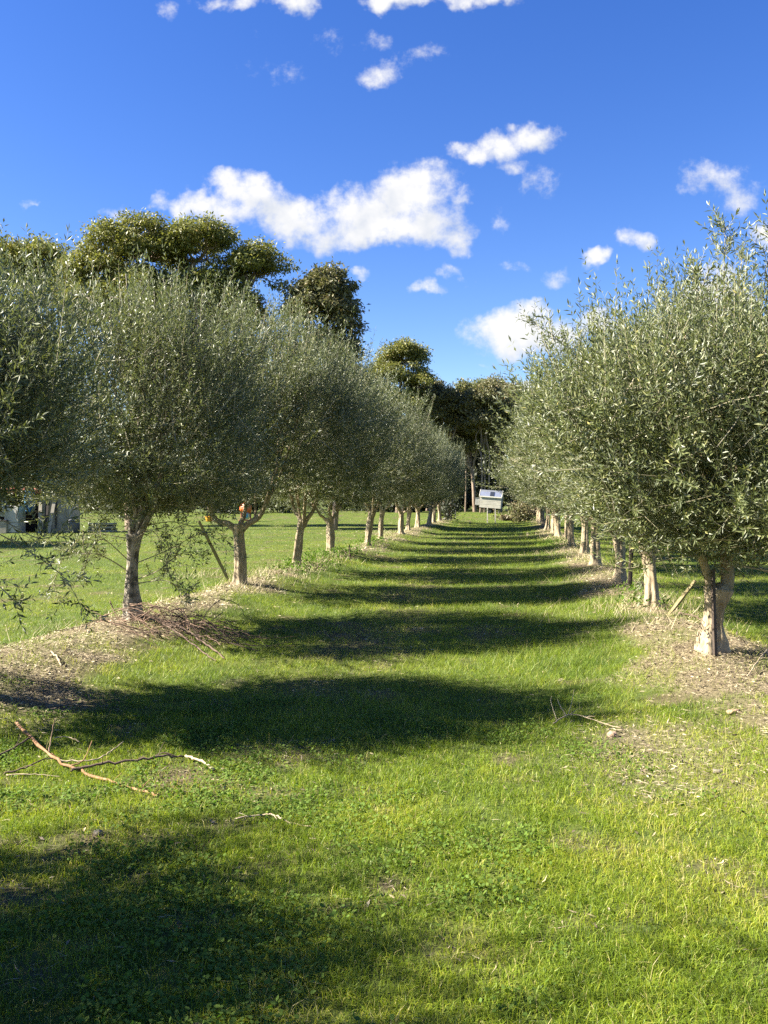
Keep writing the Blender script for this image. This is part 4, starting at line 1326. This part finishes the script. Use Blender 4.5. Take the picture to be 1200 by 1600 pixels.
stick('pale leafless twig lying right of the lane on the edge of the shade', [G(865, 1137, .03), G(885, 1128, .05), G(905, 1128, .05), G(940, 1138, .04), G(972, 1143, .02)], .0045, .0025, PALE_TWIG, 'twig', 'twig',
      side=[(.25, -.05, .08, .10, .004), (.30, .08, .15, .16, .003), (.35, .10, .03, .05, .003), (.6, .05, -.05, .02, .003), (.8, .09, .02, .03, .003), (.1, -.02, .1, .16, .003)], seed=11)
stick('thin stick poking out of the litter at the right edge', [G(1168, 1060, .02), G(1190, 1042, .10), G(1215, 1022, .16)], .007, .004, PALE_TWIG, 'stick', 'stick', seed=12)
stick('short pale stick on the litter left of the twig heap', [G(78, 1022, .03), G(88, 1032, .04), G(96, 1040, .02)], .008, .006, PALE_TWIG, 'stick', 'stick', seed=13)
stick('brown stick lying behind the slanting stick of the right row', [G(1060, 963, .04), G(1085, 968, .04), G(1110, 976, .02)], .014, .008, DARK_TWIG, 'stick', 'stick', seed=14, side=[(.4, .3, .1, .03, .006)])

# heap of prunings beside the mottled trunk
hr = np.random.default_rng(31)
GH = 'pruned twigs heaped beside the mottled trunk'
hc = G(270, 995, 0)
for i in range(72):
    dark = i % 3 == 0
    a = hr.normal(-.35, .5) if i % 4 else hr.uniform(0, 6.28)
    ln = hr.uniform(.35, 1.05)
    c = hc + np.array([hr.normal() * .40, hr.normal() * .28, 0])
    d = np.array([math.cos(a), math.sin(a) * .8, 0]) * ln * .5
    e0, e1 = c - d, c + d
    z0 = float(height(e0[0], e0[1])); z1 = float(height(e1[0], e1[1])); zm = float(height(c[0], c[1]))
    hh = max(0, .42 - .45 * np.hypot(*(c - hc)[:2])) * hr.uniform(.2, 1)
    pts = [(e0[0], e0[1], z0 + hr.uniform(.01, .26)), (c[0], c[1], zm + .03 + hh), (e1[0], e1[1], z1 + hr.uniform(.01, .10))]
    stick('dark bare twig in the heap beside the mottled trunk' if dark else 'red brown bare twig in the heap beside the mottled trunk', pts, hr.uniform(.004, .0085), .002, DARK_TWIG if dark else RED_TWIG,
          'twig', 'twig', side=[(hr.uniform(.4, .8), hr.normal() * .1, hr.normal() * .1, hr.uniform(.0, .12), .003), (hr.uniform(.3, .9), hr.normal() * .12, hr.normal() * .1, hr.uniform(.0, .1), .003)],
          group=GH + (' (dark)' if dark else ' (red)'), seed=700 + i, ns=6)
stick('long thin twig arching clear of the heap over the grass', [G(308, 1003, .05), G(320, 990, .22), G(345, 982, .36), G(372, 982, .30), G(382, 990, .22)], .006, .003, RED_TWIG, 'twig', 'twig', seed=15)
stick('thick dark prunings end lying across the right of the heap', [G(255, 990, .14), G(295, 1005, .12), G(330, 1022, .06), G(352, 1032, .02)], .012, .007, DARK_TWIG, 'branch', 'branch', seed=16)
stick('second dark pruning sloping below the thick one', [G(250, 985, .12), G(285, 1008, .10), G(318, 1026, .05), G(338, 1036, .02)], .010, .005, DARK_TWIG, 'branch', 'branch', seed=17)
stick('pale thin twig on the grass right of the heap', [G(325, 1012, .02), G(350, 1002, .05), G(385, 996, .02)], .004, .002, PALE_TWIG, 'twig', 'twig', seed=18)


def lump_obj(name, label, cat, px, py, size, mat, seed, squash=.55, flat=False):
    import bmesh
    bm = bmesh.new()
    bmesh.ops.create_icosphere(bm, subdivisions=3, radius=1.0)
    rng = np.random.default_rng(seed)
    a, b2 = rng.uniform(0, 6.28, 3), rng.normal(size=(3, 3)) * 2.0
    for v in bm.verts:
        p = np.array(v.co)
        s = 1 + .16 * math.sin(b2[0] @ p + a[0]) + .12 * math.sin(b2[1] @ p * 1.8 + a[1]) + .05 * math.sin(b2[2] @ p * 4 + a[2])
        v.co = Vector((p[0] * s * size[0], p[1] * s * size[1], max(p[2], -.5) * s * size[2]))
    me = bpy.data.meshes.new(name)
    bm.to_mesh(me); bm.free()
    me.materials.append(mat)
    for p in me.polygons: p.use_smooth = True
    g = gp(px, py)
    o = obj(name, me, None, g + np.array([0, 0, size[2] * .45]))
    return tag(o, label, cat)


STONE = plain('field_stone', (.17, .145, .115), .9, 0, .35, 40, .4)
BARKCHIP = plain('bark_chip', (.30, .20, .12), .8, 0, .3, 30, .5)
lump_obj('stone', 'small grey stone in the bare patch at the lower left', 'stone', 153, 1304, (.024, .022, .018), STONE, 1)
lump_obj('bark_piece', 'orange brown slab of bark lying on the right litter', 'bark piece', 1147, 1115, (.055, .035, .022), BARKCHIP, 2)
lump_obj('bark_piece', 'pinkish crumpled bark piece at the edge of the shaded grass on the right', 'bark piece', 957, 1151, (.032, .026, .028), plain('pinkish_bark', (.33, .22, .15), .8, 0, .3, 40, .5), 3)
lump_obj('stone', 'half buried grey stone in the litter at the lower right', 'stone', 1121, 1207, (.03, .022, .014), STONE, 4)

# ------------------------------------------------------------------ shed and clutter beyond the left lawn
CREAM = plain('cream_weatherboard', (.42, .375, .28), .7, 0, .25, 3)
GREYWOOD = plain('weathered_board', (.30, .27, .21), .8, 0, .35, 4)
WHITE = plain('white_enamel', (.36, .35, .31), .5, 0, .3, 2)
BLUE = plain('blue_tarpaulin', (.02, .12, .26), .6, 0, .35, 5, .4)
REDROOF = plain('rust_red_sheet', (.22, .055, .03), .7, 0, .4, 3)
DARKW = plain('dark_timber', (.035, .028, .022), .85, 0, .4, 5)
GREYP = plain('grey_plastic', (.10, .10, .10), .5, 0, .2, 4)
ORANGE = plain('orange_paint', (.62, .12, .02), .45, 0, .2, 5)
YELLOW = plain('yellow_orange_plastic', (.70, .33, .03), .45, 0, .2, 5)
LBLUE = plain('pale_blue_paint', (.10, .34, .52), .45, 0, .2, 5)
SD = 41.5


def S(px, py, Y=SD):
    return at(px, py, Y)


def root(name, label, cat, loc, rz=0.0, group=None):
    e = bpy.data.objects.new(name, None); COL.objects.link(e)
    e.location = [float(v) for v in loc]; e.rotation_euler = (0, 0, rz)
    return tag(e, label, cat, group)


def gz(x, y): return float(height(x, y))


# shed of upright boards
x0, x1 = S(58, 800)[0], S(104, 800)[0]
xc = (x0 + x1) / 2
sh = root('shed', 'old cream board shed behind the hanging blue tarpaulin, under the left trees', 'shed', (xc, SD + 1.2, gz(xc, SD + 1.2)), math.radians(6))
wl = x1 - x0
b = MB(); bb = np.random.default_rng(8)
nbd = 9
for i in range(nbd):
    xx = -wl / 2 + wl * (i + .5) / nbd
    b.box((xx, -.8 + bb.uniform(-.008, .008), 1.3 + bb.uniform(-.03, .02)), (wl / nbd - .02, .025, 2.6), 0 if bb.uniform() < .65 else 1)
b.box((0, -.76, 1.28), (wl - .06, .03, 2.5), 2)
for s in (-1, 1):
    b.box((s * (wl / 2 - .02), 0, 1.28), (.03, 1.55, 2.52), 0)
b.box((0, .8, 1.28), (wl, .03, 2.5), 1)
part('wall', b, [CREAM, GREYWOOD, DARKW], sh)
r = MB()
r.box((0, 0, 2.72), (wl + .5, 2.3, .05), 0, Matrix.Rotation(math.radians(5), 4, 'X'))
for k in range(12):
    r.tube([(-wl / 2 - .2 + k * (wl + .4) / 11, -1.15, 2.65), (-wl / 2 - .2 + k * (wl + .4) / 11, 1.15, 2.85)], [.022, .022], 6)
part('roof', r, [REDROOF], sh)
d = MB(); d.box((.32, -.835, 1.0), (.5, .03, 1.9)); part('door', d, [GREYWOOD], sh)
d = MB(); d.box((-.02, -.832, .95), (.05, .02, 1.5)); part('door_gap_trim', d, [DARKW], sh)

# open lean-to with clutter
p = S(22, 800)
lt = root('lean_to', 'dark open lean-to with a rusty red roof edge, left of the cream shed', 'lean-to', (p[0], SD + 1.3, gz(p[0], SD + 1.3)))
for xx in (-1.1, 1.05):
    for yy1 in (-.9, .9):
        b = MB(); b.box((xx, yy1, 1.05), (.09, .09, 2.1)); part('post', b, [DARKW], lt)
b = MB(); b.box((0, .95, 1.0), (2.3, .04, 2.0)); b.box((-1.15, 0, 1.0), (.04, 1.9, 2.0)); part('back_wall', b, [DARKW], lt)
b = MB(); b.box((0, -.05, 2.18), (2.6, 2.2, .05), 0, Matrix.Rotation(math.radians(4), 4, 'X')); b.box((0, -1.16, 2.03), (2.6, .04, .16)); part('roof', b, [REDROOF], lt)
# fridge-like white cabinet
p = S(25, 815)
cb = root('cabinet', 'old white enamel cabinet with a seam across its door, under the lean-to', 'cabinet', (p[0], SD - .1, gz(p[0], SD)), math.radians(-8))
b = MB(); b.box((0, 0, .67), (.75, .6, 1.34), 0, None, .02); part('body', b, [WHITE], cb)
b = MB(); b.box((0, -.325, .92), (.71, .04, .78), 0, None, .012); part('upper_door', b, [WHITE], cb)
b = MB(); b.box((0, -.325, .27), (.71, .04, .46), 0, None, .012); part('lower_door', b, [WHITE], cb)
b = MB(); b.box((.28, -.365, .92), (.025, .03, .4), 0, None, .006); part('handle', b, [STEEL], cb)


def cloth(name, label, cat, c, size, mat, seed, ):
    """a hanging, gathered sheet with folds and some thickness"""
    rng = np.random.default_rng(seed)
    nu, nv = 26, 16
    ph = rng.uniform(0, 6.28, 4)
    V = []
    for side in (1, -1):
        for j in range(nv):
            v = j / (nv - 1)
            for i in range(nu):
                u = i / (nu - 1) * 2 - 1
                wid = size[0] / 2 * (.35 + .65 * math.sin(.35 + v * 2.2) + .06 * math.sin(6 * v + ph[0]))
                fold = .06 * math.sin(9 * u + ph[1] + 2 * v) + .03 * math.sin(17 * u + ph[2])
                y = side * (size[1] / 2 * math.sqrt(max(0, 1 - u * u)) + .005) + fold * (1 - u * u)
                V.append((u * wid, y, size[2] * (1 - v) + .03 * math.sin(5 * u + ph[3]) * v))
    Q = []
    for s in (0, 1):
        o = s * nu * nv
        for j in range(nv - 1):
            for i in range(nu - 1):
                q = (o + j * nu + i, o + j * nu + i + 1, o + (j + 1) * nu + i + 1, o + (j + 1) * nu + i)
                Q.append(q if s else q[::-1])
    mb = MB(); mb.add(V, Q)
    ob = obj(name, mb.mesh(name, [mat], True), None, c)
    return tag(ob, label, cat)


p = S(50, 799)
cloth('tarpaulin', 'bright blue tarpaulin bunched up and hanging at the corner of the shed', 'tarpaulin', (p[0], SD - .25, p[2]), (.55, .35, 1.15), BLUE, 3)
p = S(6, 800)
cloth('sack', 'white cloth sack slumped at the left edge beside the cabinet', 'sack', (p[0], SD - .3, p[2] - .2), (.7, .4, .75), WHITE, 5)
p = S(5, 828)
b = MB(); b.box((0, 0, .3), (.8, .6, .6), 0, None, .02); b.box((0, 0, .62), (.86, .66, .05), 1, None, .01)
o = obj('crate', b.mesh('crate', [GREYWOOD, DARKW]), None, (p[0], SD - .25, gz(p[0], SD))); tag(o, 'grey wooden crate under the white sack at the left edge', 'crate')
# leaning boards
for i, (pa, pb, dy) in enumerate([(64, 66, 0), (71, 74, .05), (78, 81, .02)]):
    a0 = S(pa, 832); b0 = S(pb, 775)
    b = MB(); b.box((0, 0, .85), (.16, .03, 1.75), 0)
    o = obj('board', b.mesh('board', [GREYWOOD if i != 1 else DARKW]), None, (a0[0], SD - .2 + dy, gz(a0[0], SD)))
    o.rotation_euler = (math.radians(-14), math.radians(4 * i - 3), 0)
    tag(o, ['grey board leaning on the shed beside the blue tarpaulin', 'dark board leaning between two grey ones against the shed', 'grey board leaning farthest right of three against the shed'][i], 'board', 'boards leaning on the shed')
# grey rounded bin
p = S(112, 822)
bn = root('bin', 'dark grey rounded bin standing right of the shed', 'bin', (p[0], SD + .3, gz(p[0], SD)))
b = MB(); b.tube([(0, 0, 0), (0, 0, .05), (0, 0, .3), (0, 0, .5), (0, 0, .55)], [.2, .24, .27, .27, .25], 20); part('body', b, [GREYP], bn, True)
b = MB(); b.tube([(0, 0, .55), (0, 0, .6), (0, 0, .66), (0, 0, .68)], [.285, .285, .2, .05], 20); part('lid', b, [GREYP], bn, True)
# low dark trailer-like stack right of bin
p = S(150, 820)
b = MB()
for k in range(5):
    b.box((bb.uniform(-.05, .05), 0, .06 + .09 * k), (1.3 + bb.uniform(-.1, .1), .5, .07), k % 2)
o = obj('plank_stack', b.mesh('plank_stack', [GREYWOOD, DARKW]), None, (p[0], SD + 1.0, gz(p[0], SD))); tag(o, 'low stack of weathered planks right of the grey bin', 'planks')

# orange machine and yellow tub far across the lawn, seen under the olive crowns
YM = 62.0
p = at(384, 803, YM)
om = root('garden_machine', 'orange drum shaped garden machine with a round blue hub, seen through an olive fork', 'machine', (p[0], YM, gz(p[0], YM)), math.radians(15))
b = MB()
b.tube(spline([(-.10, 0, .62), (-.06, 0, .75), (.02, 0, 1.0), (.10, 0, 1.25), (.14, 0, 1.38)], 10), [.16, .30, .40, .44, .44, .42, .38, .33, .28, .26], 20); part('drum', b, [ORANGE], om, True)
b = MB(); b.box((0, 0, .10), (1.0, .5, .07), 0, None, .01); b.box((-.32, 0, .35), (.07, .3, .5)); b.box((.34, 0, .35), (.07, .3, .5)); part('base', b, [REDROOF], om)
b = MB(); b.tube([(-.02, -.52, .42), (-.02, -.42, .42), (-.02, -.30, .42)], [.14, .18, .18], 18); part('hub', b, [LBLUE], om)
b = MB(); th = np.linspace(0, 2 * np.pi, 25)
b.tube(np.stack([-.02 + .24 * np.cos(th), np.full(25, -.40), .42 + .24 * np.sin(th)], -1), np.full(25, .04), 7, 0, None, False); part('guard_ring', b, [WHITE], om, True)
p = at(327, 803, YM)
tb = root('tub', 'yellow orange tub standing on the far edge of the left lawn', 'tub', (p[0], YM, gz(p[0], YM)))
b = MB(); b.tube([(0, 0, 0), (0, 0, .04), (0, 0, .34), (0, 0, .36)], [.2, .24, .30, .30], 18); part('body', b, [YELLOW], tb, True)
b = MB(); th = np.linspace(0, 2 * np.pi, 25); b.tube(np.stack([.31 * np.cos(th), .31 * np.sin(th), np.full(25, .36)], -1), np.full(25, .025), 6, 0, None, False); part('rim', b, [YELLOW], tb, True)


# ------------------------------------------------------------------ dry brush at the far end of the right row and beside the hut
def brush(label, px, py, w, h, n, seed, mat=None, leafL=.16):
    rng = np.random.default_rng(seed)
    g = gp(px, py)
    e = root('dry_bush', label, 'bush', g)
    mb = MB()
    tips = []
    for k in range(16):
        a = rng.uniform(0, 6.28)
        tip = np.array([math.cos(a) * w * rng.uniform(.3, 1), math.sin(a) * w * rng.uniform(.3, .8), h * rng.uniform(.4, 1)])
        mb.tube(spline([(0, 0, -.05), tip * .5 + rng.normal(size=3) * .08 + np.array([0, 0, .1]), tip], 6), np.linspace(.03, .008, 6), 5)
        tips.append(tip)
    obj('stems', mb.mesh('stems', [DARK_TWIG], True), e).name = 'stem_tangle'
    tips = np.array(tips)
    i = rng.integers(0, len(tips), n)
    P = tips[i] * rng.uniform(.35, 1.05, (n, 1)) + rng.normal(size=(n, 3)) * .18 * h
    P[:, 2] = np.abs(P[:, 2])
    D = nrm(rng.normal(size=(n, 3)) + np.array([0, 0, .3])); S_ = nrm(np.cross(D, rsph(rng, n)))
    l = (leafL * rng.uniform(.5, 1.5, n))[:, None]; ww = l * rng.uniform(.12, .3, n)[:, None]
    V = np.stack([P, P + D * l * .5 + S_ * ww, P + D * l, P + D * l * .5 - S_ * ww], 1).reshape(-1, 3)
    obj('foliage', mesh_np('foliage', V, [np.arange(n)[:, None] * 4 + np.arange(4)[None]], [mat or BRUSH_LEAF]), e)


brush('dry brown bush at the foot of the last right olive', 824, 813, 1.0, 1.1, 1500, 41)
brush('greenish dry bush leaning out beside the lane end right of the hut', 812, 808, .9, 1.7, 1500, 42, GUM_DARK)
brush('low reddish heap of dry brush just right of the hut', 790, 806, 1.1, .35, 900, 43)
brush('dark green bush at the far end of the left olive row', 700, 812, .9, 1.6, 1400, 44, UNDER_LEAF)
